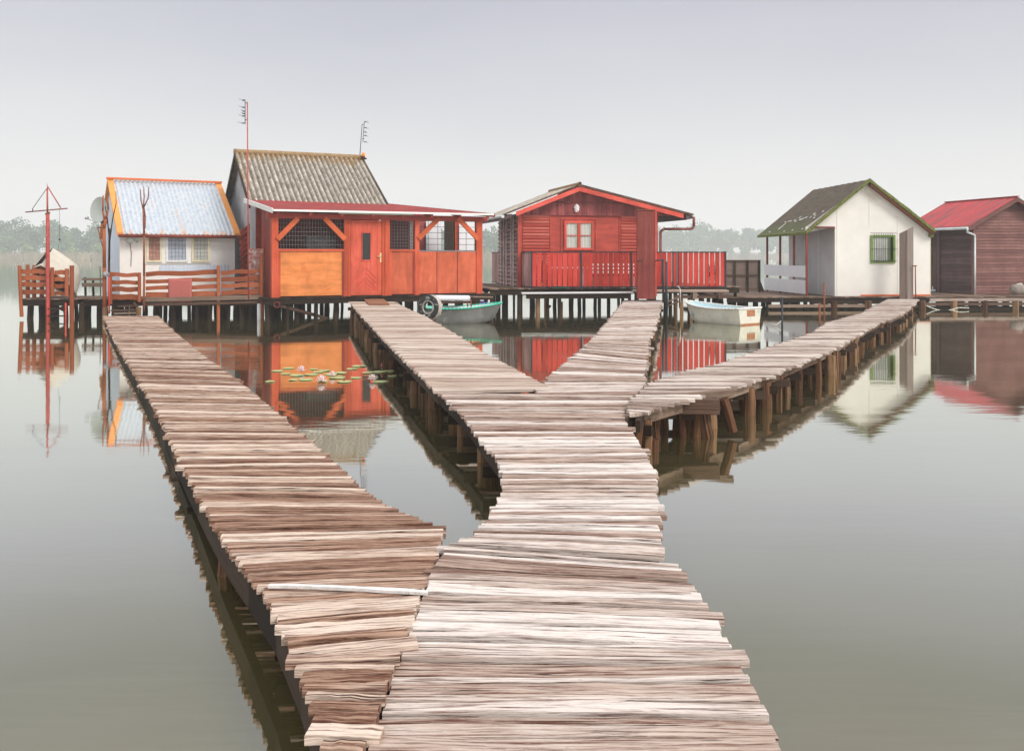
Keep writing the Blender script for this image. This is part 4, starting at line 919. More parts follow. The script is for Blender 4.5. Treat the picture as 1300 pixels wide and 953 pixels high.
antenna('small aerial on the right end of the grey roof ridge', [(466.2+DXL, 198+DYL), (469+DXL, 158)], [(471.8+DXL, 154.5), (470+DXL, 181)], 1, [(155, 5), (162.5, 4.5), (168, 3), (172.5, 4), (180.5, 4)], O.pt(rs1-.1, vr, 0).y, red=False, r=.012)
t = thing('warning_lamp', 'small orange lamp on the right end of the grey roof ridge', 'lamp', tuple(P(470.5+DXL, 203, O.pt(rs1, vr, 0).y-.2)))
DL = O.pt(rs1, vr, 0).y-.2
m = MB(); m.cyl(P(470.6+DXL, 199.5+DYL, DL), P(470.6+DXL, 194.5+DYL, DL), .05, .045, 12); m.build('lens', 'lamp_orange', t)
m = MB(); m.cyl(P(470.6+DXL, 201.5+DYL, DL), P(470.6+DXL, 199.6+DYL, DL), .055, .06, 12); m.board(P(466.5+DXL, 203.2+DYL, DL), P(474.5+DXL, 201.8+DYL, DL), .09, .04); m.build('bracket', 'dark_timber', t)
# step, boxes, diagonal pole under the cabin
t = thing('door_step', 'flat brown wooden step in front of the red door', 'step', tuple(G(477, 383, .47)))
q = [G(468, 385.5, .50), G(494.5, 385.5, .50), G(487, 379.3, .50), G(462, 379.3, .50)]
m = MB(); m.poly(q, .035, (0, 0, 1)); m.build('tread', 'mat_brown', t)
m = MB(); q2 = [p-Vector((0, 0, .036)) for p in q]; m.poly([lerp(q2[i], (q2[0]+q2[2])/2, .06) for i in range(4)], .05, (0, 0, 1)); m.build('base', 'dark_timber', t)
t = thing('slanting_pole', 'long pole slanting into the water beneath the orange cabin', 'pole', tuple(P(352, 387, 22.8)))
m = MB(); m.cyl(P(352, 387, 22.9), G(418, 405, -.03), .055, .04, 10, None, True, .06, 4); m.build('pole', 'timber', t)
t = thing('pipe_end', 'round red pipe end under the left corner of the orange cabin', 'pipe', tuple(P(352, 387, 22.7)))
m = MB(); c = P(351.5, 387, 22.68)
for i in range(14):
    a, b = i/14*6.2832, (i+1)/14*6.2832; m.cyl(c+Vector((.07*math.cos(a), 0, .07*math.sin(a))), c+Vector((.07*math.cos(b), 0, .07*math.sin(b))), .014, .014, 6, .5)
m.build('rim', 'gutter_red', t); m = MB(); m.cyl(c+Vector((0, .02, 0)), c+Vector((0, .5, 0)), .066, .066, 14); m.build('barrel', 'dark_inside', t)
# tyre on a post
def torus(c, R_, r, ax, n=30, k=12, squash=1.0):
    m = MB(); ax = Vector(ax).normalized(); x = ax.cross(Vector((0, 0, 1))).normalized(); y = x.cross(ax)
    def fn(u, w):
        a, b = u*6.28318, w*6.28318; d = x*math.cos(a)+y*math.sin(a); cb, sb = math.cos(b), math.sin(b)
        cb = math.copysign(abs(cb)**.7, cb); sb = math.copysign(abs(sb)**.6, sb)
        return Vector(c)+d*(R_+r*cb)+ax*(r*squash*sb)
    m.grid(fn, n, k, lambda u, w: (u*3, w)); return m
t = thing('tyre', 'old worn car tyre hung beside the green edged boat', 'tyre', tuple(P(546, 405, 21.0)))
ct = P(545.5, 390, 21.2); ax = Vector((-.45, -.88, .05))
torus(ct, .215, .075, ax, 32, 12, 1.15).build('casing', 'rubber', t)
m = MB(); axn = ax.normalized(); x_ = axn.cross(Vector((0, 0, 1))).normalized(); y_ = x_.cross(axn)
m.grid(lambda u, w: ct+(x_*math.cos(6.28318*u)+y_*math.sin(6.28318*u))*(.292+.004*(int(u*64) % 2))+axn*lerp(-.075, .075, w), 64, 3, lambda u, w: (u, w)); m.build('tread', 'tyre_tread', t)
m = torus(ct+axn*.07, .15, .02, ax, 28, 6, .5); m.build('rim_edge', 'tyre_tread', t)
m = MB(); m.cyl((P(551, 400, 21.4).x, 21.4, -.4), P(551, 392, 21.4), .045, .045, 9, None, True, .08, 3); recenter(tag(m.build('mooring_post', 'post_wood'), 'short orange brown post in the water below the tyre', 'post'))
m = MB(); a, b = P(552, 378, 21.9), P(595, 378.3, 22.6); m.cyl(a, b, .065, .065, 12, .5, True, .03, 8); recenter(tag(m.build('rolled_tarp', 'white_pipe'), 'white rolled tarp lying along the platform edge behind the tyre', 'tarp'))
t = thing('platform_lip', 'brown plank ledge on short props beneath the right end of the orange cabin', 'ledge', tuple(P(600, 380, 22.8)))
m = MB(); m.board(P(556, 383.5, 22.3), P(612, 383.5, 23.2), .12, .06); m.build('board', 'timber', t)
m = MB(); m.board(P(596, 376.5, 22.7), P(620, 377, 23.3), .3, .03); m.build('board', 'timber', t)
for px in (594, 598.5): 
    m = MB(); m.cyl(P(px, 390, 22.7), P(px-1, 379, 22.7), .02, .02, 6); m.build('prop', 'rust', t)
t = thing('rubber_gloves', 'three purple rubber glove fingers sticking up behind the boat', 'gloves', tuple(P(614, 389, 22.9)))
for px, h in ((611.5, 9), (614.5, 8.5), (618, 7)):
    m = MB(); m.tube([P(px, 389, 22.9), P(px-.3, 389-h*.6, 22.9), P(px+.8, 389-h*.75, 22.9)], .022, 8, .5); m.build('finger', 'purple', t)
# green edged boat
t = thing('rowing_boat', 'grey metal rowing boat with green rim beside the orange cabin', 'boat', tuple(G(590, 412, 0)), 'boats moored by the cabins')
bo = G(556, 410, 0); boat(t, (bo.x-.35, bo.y-.05, -.06), 13, 1.95, .95, .42, ('alu_hull', 'white_board', 'gunwale_green'), stern=.8, rake=.5)

# ================================================================== RED CABIN
RH = Frame(658, 27.0, 13.7)
RF = Frame(675, 26.0, 3)     # railing line
zrd = RF.z(366)
th = platform('high plank deck on thin posts carrying the red weatherboard cabin', RH, -1.1, 6.7, -1.05, 3.9, zrd-.0, (4, 9), 'timber', .16, 'dark_timber')
t = thing('red_cabin', 'red weatherboard cabin with low asymmetric gable and small curtained window', 'cabin', tuple(RH.pt(2.1, 1.2, zrd)))
cab = t
def rb(name, mat, *a, par=None): m = MB(); m.fbox(RH, *a); return m.build(name, mat, par or cab)
Wr = RH.s(835); vbk = 2.5; zg = RH.z(271.5, 0); 
spk = RH.s(735, -.35); zpk = RH.z(236.5, spk, -.35); seL, seR = RH.s(655, -.35)-.0, RH.s(867, -.35); zeL = RH.z(268, seL, -.35); zeR = RH.z(271, seR, -.35)
def roofz(s): return lerp(zeL, zpk, (s-seL)/(spk-seL)) if s < spk else lerp(zpk, zeR, (s-spk)/(seR-spk))
rb('front_wall', 'house_red', 0, Wr, 0, .07, zrd, zg)
rb('side_wall', 'log_side', 0, .07, .071, vbk, zrd, roofz(0)-.12); rb('side_wall', 'house_red', Wr-.07, Wr, .071, vbk, zrd, roofz(Wr)-.12); rb('back_wall', 'house_red', .071, Wr-.071, vbk-.07, vbk, zrd, roofz(Wr)-.12)
m = MB(); courses(m, RH, 'v', 0, lambda z: .09, lambda z: vbk, zrd, roofz(0)-.13, .13, -1, .05, True); m.build('log_siding', 'log_side', cab)
for v in (.35, .62, 1.25, 1.6, 2.0): rb('side_batten', 'log_side_white', -.075, -.052, v, v+.09, zrd, roofz(0)-.14)
rb('corner_board', 'house_red', -.02, .075, -.03, -.001, zrd, zg)
for a, b in ((663, 698), (787.5, 835)):
    m = MB(); courses(m, RH, 's', 0, lambda z: RH.s(a)+.02, lambda z: RH.s(b)-.02, zrd+.2, zg-.01, .095, -1, .03, True); m.build('log_panel', 'log_red', cab)
for q in (698, 786): rb('panel_trim', 'house_red', RH.s(q), RH.s(q)+.03, -.025, -.001, zrd, zg)
# gable of upright boards
m = MB(); s = seL+.05; wdt = .09
while s < seR-.06:
    a, b = s, s+wdt-.006; za, zb_ = roofz(a)-.10, roofz(b)-.10
    if min(za, zb_) > zg+.02:
        m.hexa([RH.pt(a, -.06, zg-.03), RH.pt(b, -.06, zg-.03), RH.pt(b, -.035, zg-.03), RH.pt(a, -.035, zg-.03), RH.pt(a, -.06, za), RH.pt(b, -.06, zb_), RH.pt(b, -.035, zb_), RH.pt(a, -.035, za)])
    s += wdt
m.build('gable', 'gable_red', cab)
m = MB()
for sa, sb_ in ((seL, spk), (spk, seR)):
    za, zb_ = roofz(sa), roofz(sb_)
    m.hexa([RH.pt(sa, -.40, za-.15), RH.pt(sb_, -.40, zb_-.15), RH.pt(sb_, -.36, zb_-.15), RH.pt(sa, -.36, za-.15), RH.pt(sa, -.40, za-.015), RH.pt(sb_, -.40, zb_-.015), RH.pt(sb_, -.36, zb_-.015), RH.pt(sa, -.36, za-.015)])
m.build('fascia', 'fascia_red', cab)
# corrugated roof slabs (wave runs down the slope)
def roof_slab(sa, sb_, va, vb_, up):
    m = MB()
    for off, fl in ((.0, False), (-.012, True)):
        def fn(u, w):
            v = lerp(va, vb_, w); s = lerp(sa, sb_, u); return RH.pt(s, v, roofz(s)+.045+.02*math.sin(v*2*math.pi/.15)+off)
        m.grid(fn, 6, 150, lambda u, w: ((vb_-va)*w, 3*u), .5, True, fl)
    m.build('roof', 'roof_cement', cab)
roof_slab(seL-.42, spk, -.42, vbk+.3, 1); roof_slab(spk, seR+.35, -.42, vbk+.3, 1)
m = MB(); m.cyl(RH.pt(spk, -.45, zpk+.06), RH.pt(spk, vbk+.3, zpk+.06), .06, .06, 10); m.build('ridge_cap', 'roof_cement', cab)
m = MB(); m.cyl(RH.pt(spk, -.46, zpk+.08), RH.pt(spk, -.40, zpk+.08), .05, .05, 8); m.build('ridge_end', 'black_iron', cab)
for s_, sg in ((seL-.42, -1), (seR+.35, 1)):
    m = MB(); m.cyl(RH.pt(s_, -.45, roofz(s_)-.0), RH.pt(s_, vbk+.5, roofz(s_)-.0), .05, .05, 10); m.build('gutter', 'gutter_white', cab)
    m = MB(); sq = lerp(s_, seL if sg < 0 else seR, .7); m.hexa([RH.pt(min(s_, sq), -.36, roofz(s_)-.12), RH.pt(max(s_, sq), -.36, roofz(sq)-.12), RH.pt(max(s_, sq), vbk, roofz(sq)-.12), RH.pt(min(s_, sq), vbk, roofz(s_)-.12), RH.pt(min(s_, sq), -.36, roofz(min(s_, sq))-.03), RH.pt(max(s_, sq), -.36, roofz(max(s_, sq))-.03), RH.pt(max(s_, sq), vbk, roofz(max(s_, sq))-.03), RH.pt(min(s_, sq), vbk, roofz(min(s_, sq))-.03)]); m.build('soffit', 'dark_siding', cab)
ge = seR+.33; gz = roofz(ge)
m = MB(); m.tube([RH.pt(ge, -.42, gz-.03), RH.pt(ge, -.42, gz-.33), RH.pt(ge-.06, -.40, gz-.40), RH.pt(Wr+.16, -.10, gz-.40), RH.pt(Wr+.06, -.08, gz-.48), RH.pt(Wr+.06, -.08, zrd+.05)], .042, 10, .5); m.build('downpipe', 'gutter_brown', cab)
# window
s0, s1 = RH.s(716), RH.s(753); z0, z1 = RH.z(317.5, 2), RH.z(280.5, 2); f = .07
m = MB()
for q in ((s0, s0+f, z0, z1), (s1-f, s1, z0, z1), (s0+f, s1-f, z0, z0+f), (s0+f, s1-f, z1-f, z1), ((s0+s1)/2-.05, (s0+s1)/2+.05, z0+f, z1-f)): m.fbox(RH, q[0], q[1], -.05, -.002, q[2], q[3])
wn = m.build('window', 'fascia_red', cab)
for a, b in ((s0+f, (s0+s1)/2-.05), ((s0+s1)/2+.05, s1-f)):
    m = MB(); m.grid(lambda u, w: RH.pt(lerp(a, b, u), -.012+.006*math.sin(u*22), lerp(z0+f, z1-f, w)), 20, 2, lambda u, w: (u, w)); m.build('curtain', 'curtain', wn)
    m = MB(); m.fbox(RH, b-.045, b-.004, -.024, -.020, z0+f, z1-f); m.build('curtain_edge', 'curtain_green', wn)
    m = MB(); m.fbox(RH, a, b, -.045, -.026, (z0+z1)/2-.012, (z0+z1)/2+.012); m.build('glazing_bar', 'fascia_red', wn)
for q in ((s0-.11, s0-.07, z0-.11, z1+.09), (s1+.07, s1+.11, z0-.11, z1+.09), (s0-.07, s1+.07, z1+.05, z1+.09)): rb('window_trim', 'house_red', q[0], q[1], -.02, -.001, q[2], q[3])
# ornament and rail rod on the gable
m = MB(); c = RH.pt(RH.s(732, -.1), -.10, RH.z(264.5, 1.8, -.1))
m.grid(lambda u, w: c+Vector(((.085+.012*math.sin(u*44))*math.cos(6.2832*u)*math.sin(w*3.1416), -.045*math.cos(w*3.1416)-.01*math.sin(u*30)*math.sin(w*3.14), .13*math.sin(6.2832*u)*math.sin(w*3.1416)+.012*math.cos(u*50)*math.sin(w*3.14))), 30, 14, lambda u, w: (u, w)); m.build('plaster_mask', 'white_pipe', cab)
m = MB(); zq = RH.z(257.2, 2, -.1); m.cyl(RH.pt(RH.s(688, -.1), -.10, zq), RH.pt(RH.s(795, -.1), -.10, zq), .013, .013, 6); m.cyl(RH.pt(RH.s(712, -.1), -.11, zq), RH.pt(RH.s(724, -.1), -.11, zq), .02, .02, 6); m.build('hanging_rod', 'gutter_brown', cab)
# fence of red pickets
def pickets(label, fr, s0, s1, v, z0, z1, wd, gap, mat, posts, holes=False, rail_mat='black_iron'):
    t = thing('picket_railing', label, 'railing', tuple(fr.pt((s0+s1)/2, v, z0)))
    m = MB(); n = max(1, int(round((s1-s0)/(wd+gap)))); p = (s1-s0)/n
    for i in range(n):
        a = s0+p*i; m.fbox(fr, a+gap/2, a+p-gap/2, v+rnd(-.004, .004), v+.022, z0+.03+rnd(-.008, .008), z1-.012)
    m.build('pickets', mat, t)
    for z in (z0+.015, z1):
        m = MB(); m.fbox(fr, s0, s1, v-.012, v+.034, z-.014, z+.014); m.build('rail', rail_mat, t)
    for s in posts:
        m = MB(); m.fbox(fr, s-.02, s+.02, v-.03, v-.013, z0-.08, z1+.02); m.build('post', rail_mat, t)
    return t
zr0, zr1 = RF.z(365), RF.z(320)
pickets('red picket railing with black frame left of the broad red post', RF, 0, RF.s(811), 0, zr0, zr1, .115, .035, 'rail_red', [.0, RF.s(738), RF.s(801.5), RF.s(812)-.02])
pickets('red picket railing with black frame right of the broad red post', RF, RF.s(833), RF.s(921), 0, zr0, zr1, .12, .035, 'rail_red', [RF.s(854), RF.s(860.5), RF.s(921)])
LF = Frame(675, 26.0, 90+13.7)
Lv = lambda px: LF.s(px)
pickets('faded pink picket railing running back along the left side of the red cabin deck', LF, .02, 5.2, 0, zr0, zr1, .13, .05, 'pale_picket', [.9, 2.6, 4.4])
# white front lip of the deck
t = thing('deck_lip', 'pale sheet edged plank along the front of the red cabin deck', 'plank', tuple(P(730, 372, 25.6)))
m = MB(); m.board(P(662, 372, 25.5), P(803, 371, 25.7), .35, .035); m.build('plank', 'white_pipe', t)
m = MB(); m.board(P(668, 376, 25.55), P(800, 376, 25.75), .10, .13); m.build('joist', 'dark_timber', t)
# extra walkway deck right of the post
t = thing('side_landing', 'narrow plank landing right of the broad red post', 'landing', tuple(P(870, 372, 25.4)))
m = MB(); m.box(X(805, 25.5), X(924, 25.5), 25.35, 25.95, zrd-.08, zrd-.03); m.build('deck', 'boards_beige', t)
m = MB(); m.box(X(855, 25.5), X(924, 25.5), 25.42, 25.5, zrd-.26, zrd-.17); m.build('beam', 'timber', t)
for px in (858, 866, 877):
    m = MB(); m.cyl((X(px, 25.5), 25.5, -.4), (X(px, 25.5)+rnd(-.05, .05), 25.5, zrd-.09), .06 if px < 870 else .04, .05 if px < 870 else .04, 9, None, True, .2, 4, False); m.build('post', 'post_wood', t)
for px in (882, 914):
    m = MB(); m.box(X(px, 25.4)-.06, X(px, 25.4)+.06, 25.36, 25.42, zrd-.28, zrd-.081); m.build('bracket', 'timber', t)
# deck poles at the left of the red cabin
for i, (px, yb, r) in enumerate(((638.5, 403, .035), (652.5, 402, .035))):
    m = MB(); m.cyl((X(px, 27.4), 27.4, -.4), (X(px, 27.4), 27.4, zrd-.18), r, r, 8); recenter(tag(m.build('deck_prop', 'dark_timber'), ('thin dark prop nearest the orange cabin under the red cabin deck', 'thin dark prop second from the orange cabin under the red cabin deck')[i], 'prop', 'props under the red cabin deck'))
t = thing('pile_pair', 'two pale stained piles with a crossed offcut under the red cabin deck', 'piles', tuple(P(690, 400, 25.7)))
for px, r, mt in ((683, .07, 'post_wood'), (692.5, .04, 'post_wood'), (712.5, .045, 'post_wood')):
    m = MB(); D = 25.75; m.cyl((X(px, D), D, -.4), (X(px, D), D, Z(379 if px < 700 else 383, D)), r, r, 10, None, True, .1, 4, False); m.build('pile', mt, t)
m = MB(); m.board(P(694, 394, 25.7), P(699, 387.5, 25.7), .05, .06); m.board(P(694, 395, 25.72), P(699, 403, 25.72), .05, .06); m.build('offcut', 'dark_timber', t)
# broad red post
t = thing('broad_post', 'broad dark red boxed post standing at the end of the pale boardwalk', 'post', tuple(P(820, 379, 25.2)))
m = MB(); D = 25.1
n = 3
for i in range(n): m.box(lerp(X(809, D), X(831.5, D), i/n)+.002, lerp(X(809, D), X(831.5, D), (i+1)/n)-.002, D, D+.16, Z(379.5, D), Z(267.5, D)+rnd(-.008, .008))
m.build('boards', 'post_red', t)
m = MB(); m.box(X(808.4, D), X(832, D), D-.02, D+.18, Z(267.5, D)+.012, Z(266, D)); m.build('cap', 'rust', t)
for px, h in ((814, 262.5), (818, 262), (823, 263)):
    m = MB(); m.cyl(P(px, 266, D+.08), P(px, h+1, D+.08), .008, .006, 5); m.build('spike', 'rust', t)
m = MB(); m.box(X(832, D), X(834, D), D+.02, D+.12, Z(376, D), Z(268, D)); m.build('edge_board', 'fascia_red', t)
# gate irons
t = thing('gate_latch', 'black iron gate rods and latch arm right of the broad red post', 'gate iron', tuple(P(842, 384, 25.0)))
m = MB(); m.tube([P(832, 331, 25.0), P(842, 329.5, 25.0)], .022, 6); m.cyl(P(842, 329, 25.0), P(842, 384, 25.0), .03, .03, 8); m.build('latch_arm', 'black_iron', t)
m = MB(); m.cyl(P(846.5, 420, 24.0), P(846, 332, 24.0), .03, .03, 8); m.build('rod', 'black_iron', t)
m = MB(); m.cyl(P(844.5, 383, 24.6), P(845.5, 350, 24.6), .018, .018, 6); m.build('rod', 'black_iron', t)
m = MB(); m.tube([P(808, 331.5, 25.0), P(816, 331.3, 25.0)], .02, 6); m.build('hinge_arm', 'black_iron', t)
m = MB(); m.tube([P(846, 384, 24.5), P(865, 376, 25.2)], .02, 6); m.tube([P(846, 389, 24.5), P(863, 382, 25.2)], .02, 6); m.build('brace', 'timber', t)
m = MB(); pts = [P(859, 364, 25.3), P(861, 363, 25.2), P(863.5, 367, 25.1), P(864, 384, 25.1)]; m.tube(pts, .012, 6); recenter(tag(m.build('hose_end', 'rope'), 'short pale hose end hanging over the landing right of the broad red post', 'hose'))
# things behind the railing
t = thing('garden_bench', 'white slatted garden bench behind the red railing', 'bench', tuple(RF.pt(2.3, .55, zrd)))
a0, a1 = RF.s(752, .6), RF.s(806, .6)
m = MB()
for k in range(3): m.fbox(RF, a0, a1, .72, .745, zrd+.42+k*.11, zrd+.48+k*.11)
m.build('backrest', 'white_paint', t); m = MB(); m.fbox(RF, a0, a1, .32, .74, zrd+.34, zrd+.37); m.build('seat', 'dark_timber', t)
for s_ in (a0+.03, a1-.08):
    for v in (.34, .70): m = MB(); m.fbox(RF, s_, s_+.05, v, v+.05, zrd, zrd+.34); m.build('leg', 'white_paint', t)
t = thing('garden_table', 'white garden table with small pots behind the left red railing', 'table', tuple(RF.pt(1.0, .6, zrd)))
a0, a1 = RF.s(700, .6), RF.s(745, .6); m = MB(); m.fbox(RF, a0, a1, .4, .9, zrd+.56, zrd+.60); m.build('tabletop', 'white_paint', t)
for s_ in (a0+.05, a1-.1):
    for v in (.43, .83): m = MB(); m.fbox(RF, s_, s_+.05, v, v+.05, zrd, zrd+.56); m.build('leg', 'white_paint', t)
def conifer(label, fr, s, v, h, r, pot='cream_paint'):
    t = thing('potted_conifer', label, 'plant', tuple(fr.pt(s, v, zrd)), 'potted conifers behind the red railings')
    m = MB(); m.cyl(fr.pt(s, v, zrd), fr.pt(s, v, zrd+.14), .07, .09, 12); m.build('pot', pot, t)
    m = MB(); m.cyl(fr.pt(s, v, zrd+.14), fr.pt(s, v, zrd+.3), .01, .01, 6); m.build('stem', 'dark_timber', t)
    m = MB()
    for k in range(420):
        u = random.random(); rad = r*(1-u)**.7*rnd(.4, 1.05); an = rnd(0, 6.28); c = fr.pt(s+rad*math.cos(an), v+rad*math.sin(an), zrd+.16+h*u)
        a = Vector((rnd(-1, 1), rnd(-1, 1), rnd(.2, 1.4))).normalized()*.035; b = a.cross(Vector((rnd(-1, 1), rnd(-1, 1), 0))).normalized()*.012; i = len(m.v)
        m.v.extend([c-b, c+b, c+a]); m.face([i, i+1, i+2], [(0, 0)]*3, .5)
    m.build('foliage', 'plant_green', t)
conifer('small potted conifer behind the left end of the red railing', RF, RF.s(689, .25), .25, .62, .09)
conifer('taller potted conifer behind the right red railing', RF, RF.s(906, .25), .25, .60, .10, 'bright_red')
conifer('shorter potted conifer at the right end of the red railing', RF, RF.s(899.5, .3), .3, .50, .08, 'bright_red')
m = MB(); q0, q1 = RF.s(702, .1), RF.s(722, .1)
m.fbox(RF, q0, q1, .06, .26, zrd, zrd+.08); recenter(tag(m.build('planter_box', 'plastic_green'), 'low green planter box on the red cabin deck', 'planter'))

# ================================================================== WHITE CABIN with porch, dock
A = Frame(1060, 28.0, 3)
za = A.z(376); 
t = platform('long low plank dock carrying the white and the brown cabins', A, A.s(922)-.1, A.s(1400), -.42, 5.2, za, (3, 22), 'timber', .13, 'dark_timber', pr=(.07, .11))
for (a, b, y, dd, mt) in ((975, 1100, 388.5, -.43, 'timber'), (1030, 1125, 384, -.40, 'dark_timber'), (1168, 1330, 386, -.46, 'timber'), (1165, 1330, 391, -.40, 'dark_timber'), (1180, 1330, 380.5, -.48, 'boards_grey')):
    m = MB(); s_a, s_b = A.s(a, dd), A.s(b, dd); zz = A.z(y, s_a, dd); m.fbox(A, s_a, s_b, dd-.05, dd, zz-.045, zz+.045); m.build('edge_beam', mt, t)
for px in (1059, 1103, 1172, 1212, 1250, 1290):
    m = MB(); s_ = A.s(px, -.5); m.cyl(A.pt(s_, -.47, -.4), A.pt(s_, -.47, za-.12), .1, .1, 10, None, True, .15, 4, False); m.build('pile', 'post_wood', t)
t = thing('white_cabin', 'white cabin with steep dark mossy roof and open side porch', 'cabin', tuple(A.pt(1.5, 2, za)))
cab = t
def ab(name, mat, *a, par=None): m = MB(); m.fbox(A, *a); return m.build(name, mat, par or cab)
Wa = A.s(1181); Lb = 4.0; vo = -.22
sP = A.s(1104, vo); zP = A.z(228.5, sP, vo); sL = A.s(1024, vo)-.02; zL = A.z(295.5, sL, vo); sR = A.s(1187, vo); zR = A.z(293, sR, vo)
def rz(s): return lerp(zL, zP, (s-sL)/(sP-sL)) if s < sP else lerp(zP, zR, (s-sP)/(sR-sP))
# front wall as gable polygon incl. porch gable
zporch = A.z(287.5, -.4)
q = [A.pt(0, 0, za), A.pt(Wa, 0, za), A.pt(Wa, 0, rz(Wa)-.08), A.pt(sP, 0, rz(sP)-.08), A.pt(sL+.06, 0, rz(sL+.06)-.06), A.pt(sL+.1, 0, zporch), A.pt(0, 0, zporch)]
m = MB(); m.poly(q, .07, A.pt(0, -1, 0)-A.pt(0, 0, 0)); m.build('front_wall', 'white_wall', cab)
for px in (1104, 1140, 1063): ab('wall_batten', 'white_wall', A.s(px)-.02, A.s(px)+.02, -.008, -.001, za+.05 if px != 1104 else zporch, rz(A.s(px))-.14)
ab('side_wall', 'porch_white_shaded', 0, .07, .071, Lb, za, rz(0)-.1); ab('side_wall', 'white_wall', Wa-.07, Wa, .071, Lb, za, rz(Wa)-.1); ab('back_wall', 'white_wall', .071, Wa-.071, Lb-.07, Lb, za, rz(Wa)-.1)
ab('side_joint', 'white_board', -.006, -.001, 1.3, 1.34, za, rz(0)-.2)
def slab(sa, sb_, v0, v1, lift, th, mat, name, parent=cab):
    m = MB(); a, b = rz(sa)+lift, rz(sb_)+lift
    q = [A.pt(sa, v0, a), A.pt(sb_, v0, b), A.pt(sb_, v1, b), A.pt(sa, v1, a)]; nn = (q[1]-q[0]).cross(q[3]-q[0]); 
    if nn.z < 0: nn = -nn
    base = len(m.v); ns = 24
    # grid so that UV.y counts metres up from the eave
    L = math.hypot(sb_-sa, b-a)
    lo = sa if a < b else sb_
    m.grid(lambda u, w: A.pt(lerp(sa, sb_, u), lerp(v0, v1, w), lerp(a, b, u)+.006*math.sin(w*60)), 12, 60, lambda u, w: (w*(v1-v0), (u if a < b else 1-u)*L), .5, False)
    m.grid(lambda u, w: A.pt(lerp(sa, sb_, u), lerp(v0, v1, w), lerp(a, b, u)-th), 4, 4, lambda u, w: (w, u), .5, False, True)
    for w_ in (v0, v1): m.hexa([A.pt(sa, w_, a-th), A.pt(sb_, w_, b-th), A.pt(sb_, w_+.012, b-th), A.pt(sa, w_+.012, a-th), A.pt(sa, w_, a), A.pt(sb_, w_, b), A.pt(sb_, w_+.012, b), A.pt(sa, w_+.012, a)], .5)
    e = sa if a < b else sb_; m.hexa([A.pt(e, v0, min(a, b)-th), A.pt(e, v1, min(a, b)-th), A.pt(e+.012, v1, min(a, b)-th), A.pt(e+.012, v0, min(a, b)-th), A.pt(e, v0, min(a, b)), A.pt(e, v1, min(a, b)), A.pt(e+.012, v1, min(a, b)), A.pt(e+.012, v0, min(a, b))], .5)
    return m.build(name, mat, parent)
slab(sL, sP, vo, Lb+.3, .02, .05, 'roof_dark', 'roof'); slab(sP, sR, vo, Lb+.3, .02, .05, 'roof_dark', 'roof')
for sa, sb_ in ((sL, sP), (sP, sR)):
    m = MB(); k = 14
    for i in range(k):
        u0, u1 = i/k, (i+1)/k; a0, a1 = lerp(sa, sb_, u0), lerp(sa, sb_, u1); h = .035+rnd(0, .02)
        m.hexa([A.pt(a0, vo-.04, rz(a0)-.06), A.pt(a1, vo-.04, rz(a1)-.06), A.pt(a1, vo+.03, rz(a1)-.06), A.pt(a0, vo+.03, rz(a0)-.06), A.pt(a0, vo-.035, rz(a0)+h), A.pt(a1, vo-.035, rz(a1)+h), A.pt(a1, vo+.06, rz(a1)+h), A.pt(a0, vo+.06, rz(a0)+h)])
    m.build('mossy_verge', 'moss', cab)
m = MB(); m.hexa([A.pt(sP+.05, vo+.01, rz(sP+.05)-.13), A.pt(sR-.02, vo+.01, rz(sR-.02)-.13), A.pt(sR-.02, vo+.2, rz(sR-.02)-.13), A.pt(sP+.05, vo+.2, rz(sP+.05)-.13), A.pt(sP+.05, vo+.01, rz(sP+.05)-.061), A.pt(sR-.02, vo+.01, rz(sR-.02)-.061), A.pt(sR-.02, vo+.2, rz(sR-.02)-.061), A.pt(sP+.05, vo+.2, rz(sP+.05)-.061)]); m.build('soffit_board', 'rust', cab)
m = MB(); m.hexa([A.pt(sL-.03, vo, zL-.06), A.pt(sL+.04, vo, zL-.06), A.pt(sL+.04, Lb+.3, zL-.06), A.pt(sL-.03, Lb+.3, zL-.06), A.pt(sL-.03, vo, zL+.025), A.pt(sL+.04, vo, zL+.05), A.pt(sL+.04, Lb+.3, zL+.05), A.pt(sL-.03, Lb+.3, zL+.025)]); m.build('mossy_eave', 'moss', cab)
# white scabs on the roof
k = 0
for (u, v, w_, l_) in ((.36, 1.0, .05, .10), (.33, .75, .05, .07), (.30, 1.35, .06, .08), (.27, 1.55, .05, .12), (.27, 1.7, .08, .06), (.27, 2.2, .06, .06), (.26, 2.5, .09, .05), (.26, 2.7, .05, .05), (.25, 2.95, .07, .05), (.32, 2.0, .04, .09), (.40, .45, .06, .06), (.06, .4, .05, .05), (.05, 1.2, .06, .05), (.04, 1.9, .05, .04), (.05, 3.4, .05, .05), (.10, 2.75, .05, .34), (.28, .55, .07, .05), (.24, 1.95, .06, .06), (.30, .95, .05, .06)):
    m = MB(); s_ = lerp(sL, sP, u); s2 = s_+l_*.8; c = [A.pt(s_, v, rz(s_)+.034), A.pt(s2, v+.01, rz(s2)+.034), A.pt(s2+.01, v+w_, rz(s2)+.034), A.pt(s_-.01, v+w_*1.1, rz(s_)+.034)]
    m.poly(c, .008, (0, 0, 1)); m.build('bare_patch', 'white_paint', cab); k += 1
